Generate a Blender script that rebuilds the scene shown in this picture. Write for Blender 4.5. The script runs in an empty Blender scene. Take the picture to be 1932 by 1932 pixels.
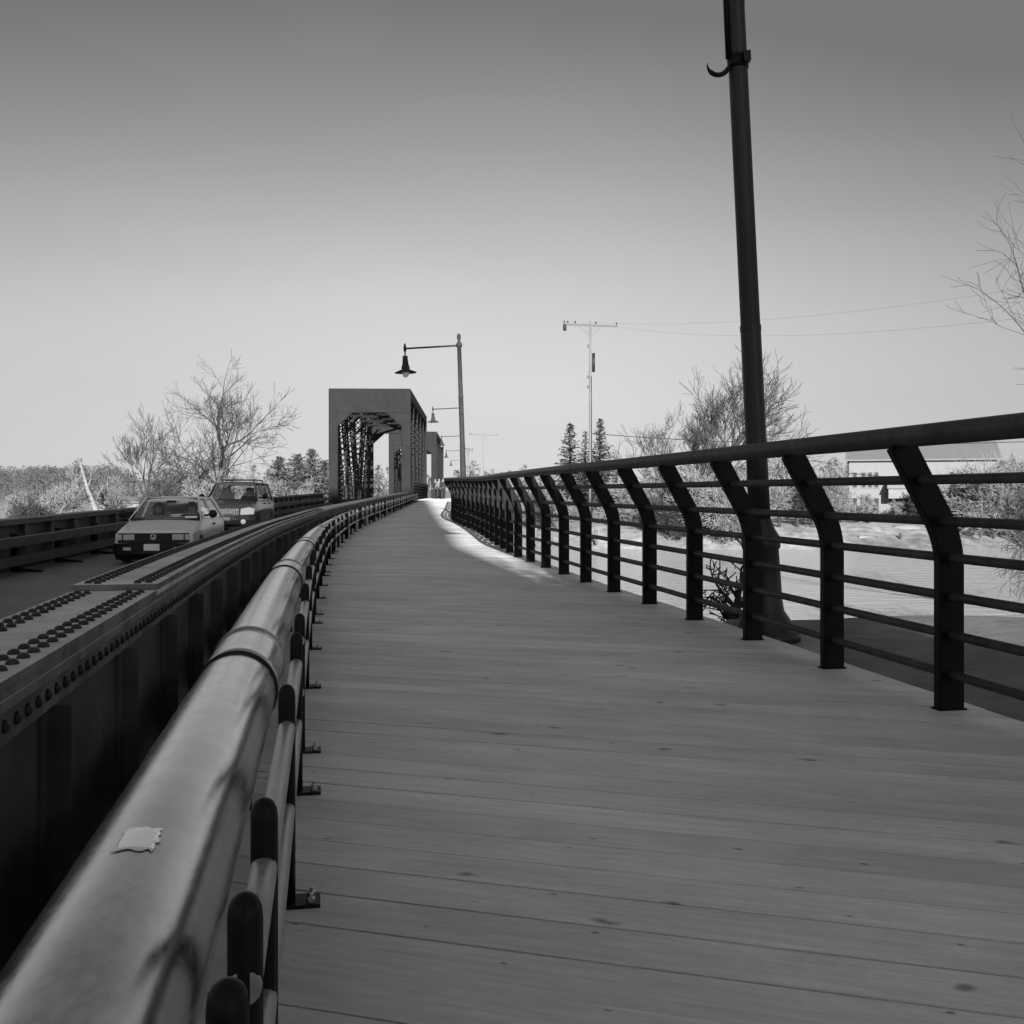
import bpy, bmesh, math, random
from mathutils import Vector, Matrix
R = math.radians
random.seed(7)
S = bpy.context.scene
COL = S.collection
F = 1975.0; CX = 966.0; HY = 930.0; H = 1.05      # focal length / horizon of the photo (in 1932 px units), eye height

# ------------------------------------------------------------------ helpers
def at(px, Y, z=0.0):
    return Vector(((px - CX) * Y / F, Y, z))
def zat(py, Y):
    return H - (py - HY) * Y / F

def tag(o, label=None, cat=None, group=None, kind=None):
    if label: o['label'] = label
    if cat: o['category'] = cat
    if group: o['group'] = group
    if kind: o['kind'] = kind
    return o
def empty(name, loc=(0, 0, 0), rz=0.0):
    o = bpy.data.objects.new(name, None); COL.objects.link(o)
    o.location = loc; o.rotation_euler = (0, 0, rz); o.empty_display_size = 0.2
    return o
def children(o):
    return [c for c in bpy.data.objects if c.parent == o]
def copy_tree(o, parent=None):
    c = o.copy(); COL.objects.link(c); c.parent = parent
    for ch in children(o): copy_tree(ch, c)
    return c

class MB:
    """collects shapes, links them as ONE mesh object"""
    def __init__(s): s.v = []; s.f = []; s.m = []; s.sm = []
    def add(s, vs, fs, mi=0, smooth=False):
        b = len(s.v); s.v += [tuple(v) for v in vs]
        for f in fs:
            s.f.append(tuple(i + b for i in f)); s.m.append(mi); s.sm.append(smooth)
        return s
    def hexa(s, p, mi=0):      # 8 points: bottom 4 ccw, top 4 ccw
        return s.add(p, [(3, 2, 1, 0), (4, 5, 6, 7), (0, 1, 5, 4), (1, 2, 6, 5), (2, 3, 7, 6), (3, 0, 4, 7)], mi)
    def box(s, lo, hi, mi=0):
        x0, y0, z0 = lo; x1, y1, z1 = hi
        return s.hexa([(x0, y0, z0), (x1, y0, z0), (x1, y1, z0), (x0, y1, z0), (x0, y0, z1), (x1, y0, z1), (x1, y1, z1), (x0, y1, z1)], mi)
    def bar(s, a, b, w, h, up=(0, 0, 1), mi=0):   # box from a to b; w sideways, h along up
        a = Vector(a); b = Vector(b); d = (b - a).normalized(); up = Vector(up)
        sd = d.cross(up)
        if sd.length < 1e-4: sd = d.cross(Vector((1, 0, 0)))
        sd.normalize(); u = sd.cross(d).normalized()
        sd *= w / 2; u *= h / 2
        return s.hexa([a - sd - u, a + sd - u, b + sd - u, b - sd - u, a - sd + u, a + sd + u, b + sd + u, b - sd + u], mi)
    def tube(s, pts, r, n=8, mi=0, cap=True, smooth=True):
        pts = [Vector(p) for p in pts]; k = len(pts)
        rr = r if isinstance(r, (list, tuple)) else [r] * k
        t0 = (pts[1] - pts[0]).normalized()
        ref = Vector((0, 0, 1)) if abs(t0.z) < 0.9 else Vector((1, 0, 0))
        nrm = t0.cross(ref).normalized(); vs = []
        for i, p in enumerate(pts):
            t = (pts[min(i + 1, k - 1)] - pts[max(i - 1, 0)])
            if t.length < 1e-9: t = t0.copy()
            t.normalize()
            nrm = (nrm - t * nrm.dot(t))
            if nrm.length < 1e-6: nrm = t.cross(ref)
            nrm.normalize(); bi = t.cross(nrm)
            for j in range(n):
                a = 2 * math.pi * j / n
                vs.append(p + (nrm * math.cos(a) + bi * math.sin(a)) * rr[i])
        fs = [(i * n + j, i * n + (j + 1) % n, (i + 1) * n + (j + 1) % n, (i + 1) * n + j) for i in range(k - 1) for j in range(n)]
        s.add(vs, fs, mi, smooth)
        if cap:
            b = len(s.v) - len(vs)
            s.f.append(tuple(b + j for j in range(n))[::-1]); s.m.append(mi); s.sm.append(False)
            s.f.append(tuple(b + (k - 1) * n + j for j in range(n))); s.m.append(mi); s.sm.append(False)
        return s
    def lathe(s, prof, n=20, o=(0, 0, 0), mi=0, smooth=True, axis=None):
        o = Vector(o)
        M = Matrix.Identity(3) if axis is None else Vector((0, 0, 1)).rotation_difference(Vector(axis)).to_matrix()
        vs = [o + M @ Vector((r * math.cos(2 * math.pi * j / n), r * math.sin(2 * math.pi * j / n), z)) for r, z in prof for j in range(n)]
        fs = [(i * n + j, i * n + (j + 1) % n, (i + 1) * n + (j + 1) % n, (i + 1) * n + j) for i in range(len(prof) - 1) for j in range(n)]
        b = len(s.v); s.add(vs, fs, mi, smooth)
        for i, rev in ((0, True), (len(prof) - 1, False)):
            if prof[i][0] > 1e-4:
                f = tuple(b + i * n + j for j in range(n)); s.f.append(f[::-1] if rev else f); s.m.append(mi); s.sm.append(False)
        return s
    def strip(s, rings, closed=True, cap=True, mi=0, smooth=False):   # loft of equal rings
        n = len(rings[0]); vs = [p for r in rings for p in r]; m = n if closed else n - 1
        fs = [(i * n + j, i * n + (j + 1) % n, (i + 1) * n + (j + 1) % n, (i + 1) * n + j) for i in range(len(rings) - 1) for j in range(m)]
        b = len(s.v); s.add(vs, fs, mi, smooth)
        if cap and closed:
            s.f.append(tuple(b + j for j in range(n))[::-1]); s.m.append(mi); s.sm.append(False)
            s.f.append(tuple(b + (len(rings) - 1) * n + j for j in range(n))); s.m.append(mi); s.sm.append(False)
        return s
    def prism(s, poly, ext, mi=0):     # planar polygon (3D points) extruded by vector
        ext = Vector(ext); poly = [Vector(p) for p in poly]; n = len(poly)
        return s.add(poly + [p + ext for p in poly], [tuple(range(n))[::-1], tuple(range(n, 2 * n))] + [(i, (i + 1) % n, n + (i + 1) % n, n + i) for i in range(n)], mi)
    def dome(s, c, r, h, n=10, mi=0):
        return s.lathe([(r, 0), (r * .92, h * .42), (r * .68, h * .78), (r * .35, h * .95), (0.0, h)], n, c, mi)
    def build(s, name, mats, parent=None, bevel=0.0, fixn=True):
        me = bpy.data.meshes.new(name); me.from_pydata(s.v, [], s.f)
        if not isinstance(mats, (list, tuple)): mats = [mats]
        for m in mats: me.materials.append(m)
        me.polygons.foreach_set('material_index', s.m); me.polygons.foreach_set('use_smooth', s.sm)
        if fixn:
            bm = bmesh.new(); bm.from_mesh(me); bmesh.ops.recalc_face_normals(bm, faces=bm.faces[:]); bm.to_mesh(me); bm.free()
        me.update()
        o = bpy.data.objects.new(name, me); COL.objects.link(o)
        if parent: o.parent = parent
        if bevel:
            b = o.modifiers.new('bevel', 'BEVEL'); b.width = bevel; b.segments = 2; b.limit_method = 'ANGLE'; b.angle_limit = R(40)
        return o

# ------------------------------------------------------------------ materials (all grey: the photograph is black and white)
def nd(nt, t, **k):
    n = nt.nodes.new(t)
    for a, b in k.items():
        if a in n.inputs.keys() if not hasattr(n, a) else False: n.inputs[a].default_value = b
        else: setattr(n, a, b)
    return n
def mat(name, c, rough=0.6, metal=0.0, var=0.0, scale=8.0, stretch=(1, 1, 1), rot=(0, 0, 0), bump=0.0, bscale=None, spec=0.5, detail=6, var2=0.0, scale2=1.0, rvar=0.0, isl=0.0, coord='Object'):
    m = bpy.data.materials.new(name); m.use_nodes = True; nt = m.node_tree; L = nt.links
    bs = nt.nodes['Principled BSDF']
    bs.inputs['Roughness'].default_value = rough; bs.inputs['Metallic'].default_value = metal
    bs.inputs['Specular IOR Level'].default_value = spec
    bs.inputs['Base Color'].default_value = (c, c, c, 1)
    tc = nd(nt, 'ShaderNodeTexCoord'); mp = nd(nt, 'ShaderNodeMapping')
    mp.inputs['Scale'].default_value = stretch; mp.inputs['Rotation'].default_value = rot
    L.new(tc.outputs[coord], mp.inputs[0])
    val = None
    def noise(sc, vec, det=detail):
        n = nd(nt, 'ShaderNodeTexNoise'); n.inputs['Scale'].default_value = sc; n.inputs['Detail'].default_value = det
        n.inputs['Roughness'].default_value = 0.6
        L.new(vec, n.inputs['Vector']); return n
    def mrange(src, lo, hi, a=0.3, b=0.7):
        r = nd(nt, 'ShaderNodeMapRange'); r.inputs[1].default_value = a; r.inputs[2].default_value = b
        r.inputs[3].default_value = lo; r.inputs[4].default_value = hi; L.new(src, r.inputs[0]); return r.outputs[0]
    def mul(a, b):
        q = nd(nt, 'ShaderNodeMath', operation='MULTIPLY'); L.new(a, q.inputs[0])
        if isinstance(b, float): q.inputs[1].default_value = b
        else: L.new(b, q.inputs[1])
        return q.outputs[0]
    n1 = noise(scale, mp.outputs[0])
    if var: val = mrange(n1.outputs[0], 1 - var, 1 + var)
    if var2:
        n2 = noise(scale2, tc.outputs[coord], 4); w = mrange(n2.outputs[0], 1 - var2, 1 + var2)
        val = w if val is None else mul(val, w)
    if isl:
        g = nd(nt, 'ShaderNodeNewGeometry'); w = mrange(g.outputs['Random Per Island'], 1 - isl, 1 + isl, 0, 1)
        val = w if val is None else mul(val, w)
    if val is not None:
        cc = nd(nt, 'ShaderNodeCombineColor'); x = mul(val, float(c))
        for i in range(3): L.new(x, cc.inputs[i])
        L.new(cc.outputs[0], bs.inputs['Base Color'])
    if rvar:
        L.new(mrange(n1.outputs[0], max(0.02, rough - rvar), min(1, rough + rvar)), bs.inputs['Roughness'])
    if bump:
        nb = n1 if bscale is None else noise(bscale, mp.outputs[0])
        bp = nd(nt, 'ShaderNodeBump'); bp.inputs['Strength'].default_value = bump; bp.inputs['Distance'].default_value = 0.02
        L.new(nb.outputs[0], bp.inputs['Height']); L.new(bp.outputs[0], bs.inputs['Normal'])
    return m

M = {}
M['fence'] = mat('black_paint', 0.005, 0.5, var=.3, scale=30, bump=.03, spec=.12)
M['fence_top'] = mat('black_rail_paint', 0.038, 0.55, var=.3, scale=12, var2=.35, scale2=3, bump=.03, spec=.22)
M['black'] = mat('black_steel', 0.006, 0.45, var=.3, scale=20, bump=.04, spec=.2)
M['pole'] = mat('dark_pole_paint', 0.02, 0.45, var=.35, scale=9, stretch=(1, 1, .15), bump=.05, spec=.3)
M['lamp'] = mat('lamp_paint', 0.035, 0.75, var=.2, scale=9, spec=.15)
M['globe'] = mat('lamp_glass', 0.75, 0.15)
M['galv'] = mat('galvanised_pipe', 0.42, 0.21, metal=1.0, var=.10, scale=22, stretch=(3, 1.2, 3), var2=.12, scale2=7.0, rvar=.05, bump=.006, bscale=9)
M['collar'] = mat('galvanised_collar', 0.52, 0.26, metal=1.0, var=.12, scale=7, rvar=.05)
M['tube'] = mat('grey_rail_tube', 0.34, 0.42, metal=.45, var=.18, scale=25, stretch=(1, 1, 1), rvar=.1)
M['seal'] = mat('black_rubber_seal', 0.01, 0.6)
M['bolt'] = mat('zinc_bolt', 0.6, 0.3, metal=.9)
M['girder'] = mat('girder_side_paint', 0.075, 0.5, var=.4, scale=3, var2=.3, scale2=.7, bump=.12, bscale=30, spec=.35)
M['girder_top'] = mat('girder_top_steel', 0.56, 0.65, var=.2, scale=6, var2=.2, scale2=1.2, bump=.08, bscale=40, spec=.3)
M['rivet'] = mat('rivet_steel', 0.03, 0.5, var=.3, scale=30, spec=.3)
M['truss'] = mat('truss_paint', 0.023, 0.8, var=.14, scale=3, var2=.12, scale2=.4, spec=.1)
M['truss_dark'] = mat('truss_inner_paint', 0.014, 0.8, var=.2, scale=3, spec=.1)
M['lace'] = mat('truss_lacing_paint', 0.035, 0.8, var=.2, scale=3, spec=.1)
M['beam'] = mat('guard_beam_steel', 0.055, 0.55, var=.4, scale=4, stretch=(1, 1, 1), bump=.05)
M['paper'] = mat('white_paper', 0.85, 0.7, var=.10, scale=60, stretch=(1, 8, 1))
M['sticker'] = mat('pale_foil_sticker', 0.96, 0.32, metal=1.0, var=.10, scale=40, stretch=(1, 10, 1))
M['girder_edge'] = mat('girder_edge_paint', 0.17, 0.7, var=.4, scale=5, var2=.3, scale2=1.5, bump=.15, bscale=35, spec=.2)  # shade on the flange sides put into the colour, darker than the top face
M['concrete'] = mat('concrete', 0.22, 0.85, var=.2, scale=6, bump=.2)
M['bark'] = mat('grey_bark', 0.04, 0.9, var=.4, scale=5, bump=.3)
M['bark_pale'] = mat('pale_bark', 0.2, 0.85, var=.25, scale=5)
M['bark_dark'] = mat('dark_bark', 0.03, 0.9, var=.4, scale=5)
M['twig'] = mat('grey_twigs', 0.065, 0.9, isl=.3, spec=.1)
M['twig_pale'] = mat('pale_twigs', 0.22, 0.9, isl=.3, spec=.1)
M['needle'] = mat('conifer_needles', 0.03, 0.8, isl=.7, spec=.1)
M['needle_pale'] = mat('pale_conifer_needles', 0.085, 0.8, isl=.8, spec=.1)
M['wood_far'] = mat('far_wood', 0.085, 0.95, isl=.3, spec=.1)
M['glass_dark'] = mat('window_glass', 0.05, 0.1)
M['white'] = mat('white_siding', 0.21, 0.8, var=.05, scale=3, spec=.1)
M['roof'] = mat('roof_shingle', 0.15, 0.85, var=.25, scale=6, stretch=(1, 4, 4))
M['brick'] = mat('brick_wall', 0.22, 0.85, var=.25, scale=8, bump=.2)
M['tyre'] = mat('tyre_rubber', 0.02, 0.8)
M['carpaint'] = mat('silver_car_paint', 0.75, 0.3, metal=.15, var=.04, scale=3)
M['suvpaint'] = mat('dark_suv_paint', 0.10, 0.2, var=.05, scale=2)
M['trim'] = mat('black_car_trim', 0.01, 0.5, spec=.3)
M['chrome'] = mat('chrome_trim', 0.6, 0.2, metal=1)
M['lamplens'] = mat('headlight_lens', 0.55, 0.12, var=.3, scale=60)
M['seat'] = mat('seat_fabric', 0.3, 0.8)
M['skin'] = mat('skin', 0.2, 0.55)
M['hair'] = mat('dark_hair', 0.015, 0.5)
M['cloth_dark'] = mat('dark_cloth', 0.02, 0.9)
M['cloth_pale'] = mat('pale_cloth', 0.17, 0.9, spec=.1)
M['wire'] = mat('wire_jacket', 0.05, 0.6)
M['timberpole'] = mat('weathered_pole_timber', 0.16, 0.85, var=.2, scale=4, stretch=(4, 4, .3))

def glass_mat():
    m = bpy.data.materials.new('car_glass'); m.use_nodes = True; nt = m.node_tree
    for n in list(nt.nodes): nt.nodes.remove(n)
    o = nd(nt, 'ShaderNodeOutputMaterial'); mx = nd(nt, 'ShaderNodeMixShader'); t = nd(nt, 'ShaderNodeBsdfTransparent'); g = nd(nt, 'ShaderNodeBsdfGlossy')
    t.inputs[0].default_value = (.94, .94, .94, 1); g.inputs['Roughness'].default_value = .03
    lw = nd(nt, 'ShaderNodeLayerWeight'); pw = nd(nt, 'ShaderNodeMath', operation='POWER'); pw.inputs[1].default_value = 4; ma = nd(nt, 'ShaderNodeMath', operation='MULTIPLY_ADD')
    nt.links.new(lw.outputs['Facing'], pw.inputs[0]); nt.links.new(pw.outputs[0], ma.inputs[0]); ma.inputs[1].default_value = .5; ma.inputs[2].default_value = .03
    nt.links.new(ma.outputs[0], mx.inputs[0]); nt.links.new(t.outputs[0], mx.inputs[1]); nt.links.new(g.outputs[0], mx.inputs[2]); nt.links.new(mx.outputs[0], o.inputs[0])
    return m
M['glass'] = glass_mat()
def emit_mat(name, v):
    m = mat(name, .8, .2); b = m.node_tree.nodes['Principled BSDF']
    b.inputs['Emission Color'].default_value = (1, 1, 1, 1); b.inputs['Emission Strength'].default_value = v
    return m
M['headlight_on'] = emit_mat('lit_headlight', .16)

PA = math.atan2(-.287, .958)                       # direction the boards run
def board_mat():
    m = bpy.data.materials.new('boardwalk_timber'); m.use_nodes = True; nt = m.node_tree; L = nt.links
    bs = nt.nodes['Principled BSDF']; bs.inputs['Roughness'].default_value = .62; bs.inputs['Specular IOR Level'].default_value = .25
    tc = nd(nt, 'ShaderNodeTexCoord'); g = nd(nt, 'ShaderNodeNewGeometry')
    rot = nd(nt, 'ShaderNodeVectorRotate', rotation_type='Z_AXIS'); rot.inputs['Angle'].default_value = -PA
    L.new(tc.outputs['Object'], rot.inputs['Vector'])
    off = nd(nt, 'ShaderNodeVectorMath', operation='SCALE'); off.inputs[0].default_value = (37, 11, 53); L.new(g.outputs['Random Per Island'], off.inputs['Scale'])
    ad = nd(nt, 'ShaderNodeVectorMath', operation='ADD'); L.new(rot.outputs[0], ad.inputs[0]); L.new(off.outputs[0], ad.inputs[1])
    def mp(sx, sy):
        q = nd(nt, 'ShaderNodeMapping'); q.inputs['Scale'].default_value = (sx, sy, sy); L.new(ad.outputs[0], q.inputs[0]); return q.outputs[0]
    def noise(v, s, d, dist=0):
        n = nd(nt, 'ShaderNodeTexNoise'); n.inputs['Scale'].default_value = s; n.inputs['Detail'].default_value = d; n.inputs['Distortion'].default_value = dist
        n.inputs['Roughness'].default_value = .62; L.new(v, n.inputs['Vector']); return n.outputs[0]
    def rng(src, a, b, lo, hi):
        r = nd(nt, 'ShaderNodeMapRange'); L.new(src, r.inputs[0])
        for i, q in enumerate((a, b, lo, hi)): r.inputs[i + 1].default_value = q
        return r.outputs[0]
    def op(o, a, b):
        q = nd(nt, 'ShaderNodeMath', operation=o)
        for i, x in enumerate((a, b)):
            if isinstance(x, (int, float)): q.inputs[i].default_value = x
            else: L.new(x, q.inputs[i])
        return q.outputs[0]
    grain = noise(mp(.9, 14), 3.2, 8, .6); fine = noise(mp(3, 60), 3, 4); blot = noise(mp(.9, 2.2), 1.1, 5, .4)
    dn = nd(nt, 'ShaderNodeTexNoise'); dn.inputs['Scale'].default_value = 9; dn.inputs['Detail'].default_value = 3; L.new(ad.outputs[0], dn.inputs['Vector'])
    def warp(v, k):
        q = nd(nt, 'ShaderNodeVectorMath', operation='MULTIPLY_ADD'); L.new(dn.outputs['Color'], q.inputs[0]); q.inputs[1].default_value = (k, k, k); L.new(v, q.inputs[2]); return q.outputs[0]
    vo = nd(nt, 'ShaderNodeTexVoronoi', voronoi_dimensions='2D'); vo.inputs['Scale'].default_value = 1.0; L.new(warp(mp(1.3, 2.6), .16), vo.inputs['Vector'])
    sz = nd(nt, 'ShaderNodeSeparateColor'); L.new(vo.outputs['Color'], sz.inputs[0])
    knot = rng(op('DIVIDE', vo.outputs['Distance'], rng(sz.outputs[1], 0, 1, .25, 1.25)), .015, .062, .38, 1.0)
    sel = rng(vo.outputs['Color'], .58, .60, 1, 0)
    knot = op('MAXIMUM', knot, sel)
    vn = nd(nt, 'ShaderNodeTexVoronoi', voronoi_dimensions='2D'); vn.inputs['Scale'].default_value = 1.0; L.new(warp(mp(2.3, 5.3), .12), vn.inputs['Vector'])
    ns = nd(nt, 'ShaderNodeSeparateColor'); L.new(vn.outputs['Color'], ns.inputs[0])
    nail = op('MAXIMUM', rng(op('DIVIDE', vn.outputs['Distance'], rng(ns.outputs[1], 0, 1, .3, 1.2)), .014, .036, .3, 1.0), rng(ns.outputs[0], .6, .62, 0, 1))
    # long dark stains: rings of grain round the knots
    ring = rng(op('FRACT', op('MULTIPLY', vo.outputs['Distance'], 11), 0), .0, .9, .965, 1.02)
    v = op('MULTIPLY', rng(grain, .28, .72, .84, 1.12), rng(fine, .2, .8, .95, 1.05))
    v = op('MULTIPLY', v, rng(blot, .3, .72, .80, 1.16)); v = op('MULTIPLY', v, rng(g.outputs['Random Per Island'], 0, 1, .93, 1.07))
    wide = noise(tc.outputs['Object'], .45, 3); v = op('MULTIPLY', v, rng(wide, .3, .7, .88, 1.1))
    crk = noise(mp(.35, 26), 2.3, 3, .1); v = op('MULTIPLY', v, rng(crk, .235, .265, .4, 1.0))
    v = op('MULTIPLY', v, ring)
    v = op('MULTIPLY', v, knot); v = op('MULTIPLY', v, nail); v = op('MULTIPLY', v, .68)
    cc = nd(nt, 'ShaderNodeCombineColor')
    for i in range(3): L.new(v, cc.inputs[i])
    L.new(cc.outputs[0], bs.inputs['Base Color'])
    b1 = nd(nt, 'ShaderNodeBump'); b1.inputs['Strength'].default_value = .35; b1.inputs['Distance'].default_value = .004
    L.new(op('ADD', op('ADD', grain, fine), op('MULTIPLY', knot, .8)), b1.inputs['Height']); L.new(b1.outputs[0], bs.inputs['Normal'])
    return m
M['boards'] = board_mat()
M['road'] = mat('bridge_road_surface', 0.17, .75, var=.3, scale=3, stretch=(9, .5, 1), rot=(0, 0, R(-8)), bump=.5, var2=.15, scale2=.5)
M['soil'] = mat('bank_grass', 0.13, .95, var=.4, scale=1.5, bump=.8, bscale=9, var2=.3, scale2=.2, detail=9)
M['lawn'] = mat('dry_lawn', 0.23, .95, var=.45, scale=1.4, bump=.8, bscale=6, var2=.45, scale2=.15, detail=9)
def water_mat():
    m = bpy.data.materials.new('river_water'); m.use_nodes = True; nt = m.node_tree; L = nt.links
    bs = nt.nodes['Principled BSDF']; bs.inputs['Base Color'].default_value = (.36, .36, .36, 1); bs.inputs['Roughness'].default_value = .10; bs.inputs['IOR'].default_value = 1.33
    tc = nd(nt, 'ShaderNodeTexCoord'); mp = nd(nt, 'ShaderNodeMapping'); mp.inputs['Scale'].default_value = (.35, 1.1, 1); L.new(tc.outputs['Object'], mp.inputs[0])
    n = nd(nt, 'ShaderNodeTexNoise'); n.inputs['Scale'].default_value = 1.3; n.inputs['Detail'].default_value = 7; n.inputs['Roughness'].default_value = .65; L.new(mp.outputs[0], n.inputs['Vector'])
    b = nd(nt, 'ShaderNodeBump'); b.inputs['Strength'].default_value = .8; b.inputs['Distance'].default_value = .32; L.new(n.outputs[0], b.inputs['Height']); L.new(b.outputs[0], bs.inputs['Normal'])
    return m
M['water'] = water_mat()

# ------------------------------------------------------------------ walkway geometry (metres; camera at origin looking along +y)
def interp(pts):
    xs = [p[0] for p in pts]; ys = [p[1] for p in pts]; n = len(pts)
    d = [(ys[i + 1] - ys[i]) / (xs[i + 1] - xs[i]) for i in range(n - 1)]
    t = [d[0]] + [(d[i - 1] + d[i]) / 2 for i in range(1, n - 1)] + [d[-1]]
    def f(x):
        if x <= xs[0]: return ys[0] + (x - xs[0]) * d[0]
        if x >= xs[-1]: return ys[-1] + (x - xs[-1]) * d[-1]
        i = max(k for k in range(n - 1) if xs[k] <= x); h = xs[i + 1] - xs[i]; s = (x - xs[i]) / h
        return (2*s**3 - 3*s*s + 1) * ys[i] + (s**3 - 2*s*s + s) * h * t[i] + (-2*s**3 + 3*s*s) * ys[i+1] + (s**3 - s*s) * h * t[i+1]
    return f
FL = interp([(-8, 1.40), (0, -.053), (2.7, -.535), (5.7, -1.08), (8.5, -1.575), (11.9, -2.13), (17.1, -2.92), (21.5, -3.44), (26.6, -3.92), (36.6, -4.47), (45, -4.88), (56, -5.42), (69, -6.05), (90, -6.95), (150, -9.3)])
FR = interp([(-8, 4.42), (5.12, 2.137), (8.71, 1.5225), (12.2, .89), (14.8, .465), (17.2, .09), (20.2, -.22), (23.9, -.612), (26.5, -.93), (33, -1.80), (45, -2.46), (60, -3.28), (90, -4.92), (150, -8.0)])
_z = interp([(-50, 0), (14, 0), (20, .012), (26, .075), (40, .232), (60, .455), (69, .53), (76, .55), (90, .55), (200, .55)])
def ZD(y): return _z(y)
def tan2(fn, y):
    return Vector((fn(y + .25) - fn(y - .25), .5, 0)).normalized()
def off(fn, y, o, z=0.0):           # point at perpendicular offset o (+ right) from the curve, z above deck level
    t = tan2(fn, y); n = Vector((t.y, -t.x, 0))
    return Vector((fn(y), y, 0)) + n * o + Vector((0, 0, ZD(y) + z))
def yrange(a, b, n):
    return [a + (b - a) * i / n for i in range(n + 1)]
def walk(fn, y0, y1, step):          # y values at equal arc spacing
    out = [y0]; y = y0; acc = 0.0; p = fn(y0)
    while y < y1:
        y += .02; q = fn(y); acc += math.hypot(.02, q - p); p = q
        if acc >= step: out.append(y); acc = 0.0
    return out
def sweep(mb, fn, y0, y1, n, sec, mi=0, smooth=False):   # section [(offset, z)] swept along the curve
    mb.strip([[off(fn, y, o, z) for o, z in sec] for y in yrange(y0, y1, n)], True, True, mi, smooth)

# ---- boardwalk: every board a strip of its own with real gaps
def boardwalk():
    mb = MB(); p = Vector((.958, -.287)); p.normalize(); nv = Vector((-p.y, p.x)); w = .19
    def edge(fn, o, v):
        # u where point v*nv+u*p meets x = fn(y)+o
        lo, hi = -90.0, 60.0
        g = lambda u: (v * nv.x + u * p.x) - fn(v * nv.y + u * p.y) - o
        a = g(lo)
        for _ in range(50):
            mid = (lo + hi) / 2
            if (g(mid) > 0) == (a > 0): lo = mid
            else: hi = mid
        return (lo + hi) / 2
    v = -3.0; k = 0
    while v < 88:
        gap = random.choice([.0035, .006, .009, .005, .004]) if v < 30 else .004
        v1 = v + w - gap; dz = random.uniform(-.0018, .0018)
        rows = []
        for vv in (v, v1):
            ul = edge(FL, -.66, vv); ur = edge(FR, .17, vv)
            rows.append([(vv, ul + (ur - ul) * i / 6) for i in range(7)])
        top = [[Vector((vv * nv.x + u * p.x, vv * nv.y + u * p.y)) for vv, u in r] for r in rows]
        P3 = lambda q, z: (q.x, q.y, ZD(q.y) + z + dz)
        rings = [[P3(top[0][i], 0), P3(top[1][i], 0), P3(top[1][i], -.045), P3(top[0][i], -.045)] for i in range(7)]
        mb.strip(rings, True, True)
        v += w; k += 1
    o = mb.build('boardwalk', M['boards']); tag(o, kind='structure')
    s = MB()
    for fn, o1 in ((FL, -.45), (FL, .6), (FR, -1.0), (FR, .02)):
        sweep(s, fn, -6, 95, 60, [(o1 - .06, -.36), (o1 + .06, -.36), (o1 + .06, -.05), (o1 - .06, -.05)])
    tag(s.build('boardwalk_beams', M['beam']), kind='structure')
boardwalk()

# ---- road of the bridge
rb = MB(); sweep(rb, FL, -8, 150, 110, [(-6.1, -.75), (-1.0, -.75), (-1.0, -.42), (-6.1, -.42)])
tag(rb.build('road', M['road']), kind='structure')

# ---- curved railing on the right of the walkway
def fence():
    root = empty('curved_railing', (FR(5.12), 5.12, 0))
    tag(root, 'long black metal railing with inward bent posts along the curved boardwalk edge', 'railing')
    inv = Matrix.Translation(-root.location)
    L = lambda v: Vector(v) - root.location
    y0, y1 = 1.0, 62.0
    ys = [y for y in walk(FR, 5.12 - 1.225 * 3.42, y1, 1.225)]
    ys = []; y = 5.12
    ys = walk(FR, 5.12, y1, 1.212)
    back = 5.12; 
    for _ in range(3):
        t = tan2(FR, back); back -= 1.212 * t.y; ys.insert(0, back)
    # centre line of a post, in (inward offset, z)
    cl = [(0, 0), (0, .70)]
    for i in range(1, 8):
        a = R(29) * i / 7; cl.append((.50 * (1 - math.cos(a)), .70 + .50 * math.sin(a)))
    lx, lz = cl[-1]; ln = (1.30 - lz) / math.cos(R(29)); cl.append((lx + ln * math.sin(R(29)), 1.30))
    def inz(z):
        for (a, za), (b, zb) in zip(cl, cl[1:]):
            if za <= z <= zb: return a + (b - a) * (z - za) / (zb - za)
        return cl[-1][0]
    W = .066; T = .028
    for y in ys:
        t = tan2(FR, y); n = Vector((-t.y, t.x, 0)); base = Vector((FR(y), y, ZD(y) - .004)); rings = []
        for i, (a, z) in enumerate(cl):
            a0, z0 = cl[max(i - 1, 0)]; a1, z1 = cl[min(i + 1, len(cl) - 1)]
            d = Vector((a1 - a0, z1 - z0)); d.normalize(); q = (d.y, -d.x)
            c = base + n * a + Vector((0, 0, z)); side = n * q[0] + Vector((0, 0, q[1]))
            rings.append([L(c - side * W - t * T), L(c + side * W - t * T), L(c + side * W + t * T), L(c - side * W + t * T)])
        mb = MB(); mb.strip(rings, True, True); po = mb.build('post', M['fence'], root, bevel=.006)
        if y < 22:
            c = L(base + Vector((0, 0, .003))); q = [c - n * .074 - t * .038, c + n * .074 - t * .038, c + n * .074 + t * .038, c - n * .074 + t * .038]
            mb = MB(); mb.hexa(q + [p + Vector((0, 0, .009)) for p in q]); mb.build('base_plate', M['fence'], po)
    for z in (1.12, .92, .74, .552, .365, .172):
        mb = MB(); mb.tube([L(off(FR, y, -inz(z), z)) for y in yrange(ys[0] - .3, y1, 90)], .0235, 8); mb.build('rail', M['fence_top'], root)
    mb = MB(); mb.tube([L(off(FR, y, -cl[-1][0] - .01, 1.325)) for y in yrange(ys[0] - .6, y1, 110)], .052, 14); mb.build('top_rail', M['fence_top'], root)
fence()

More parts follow.
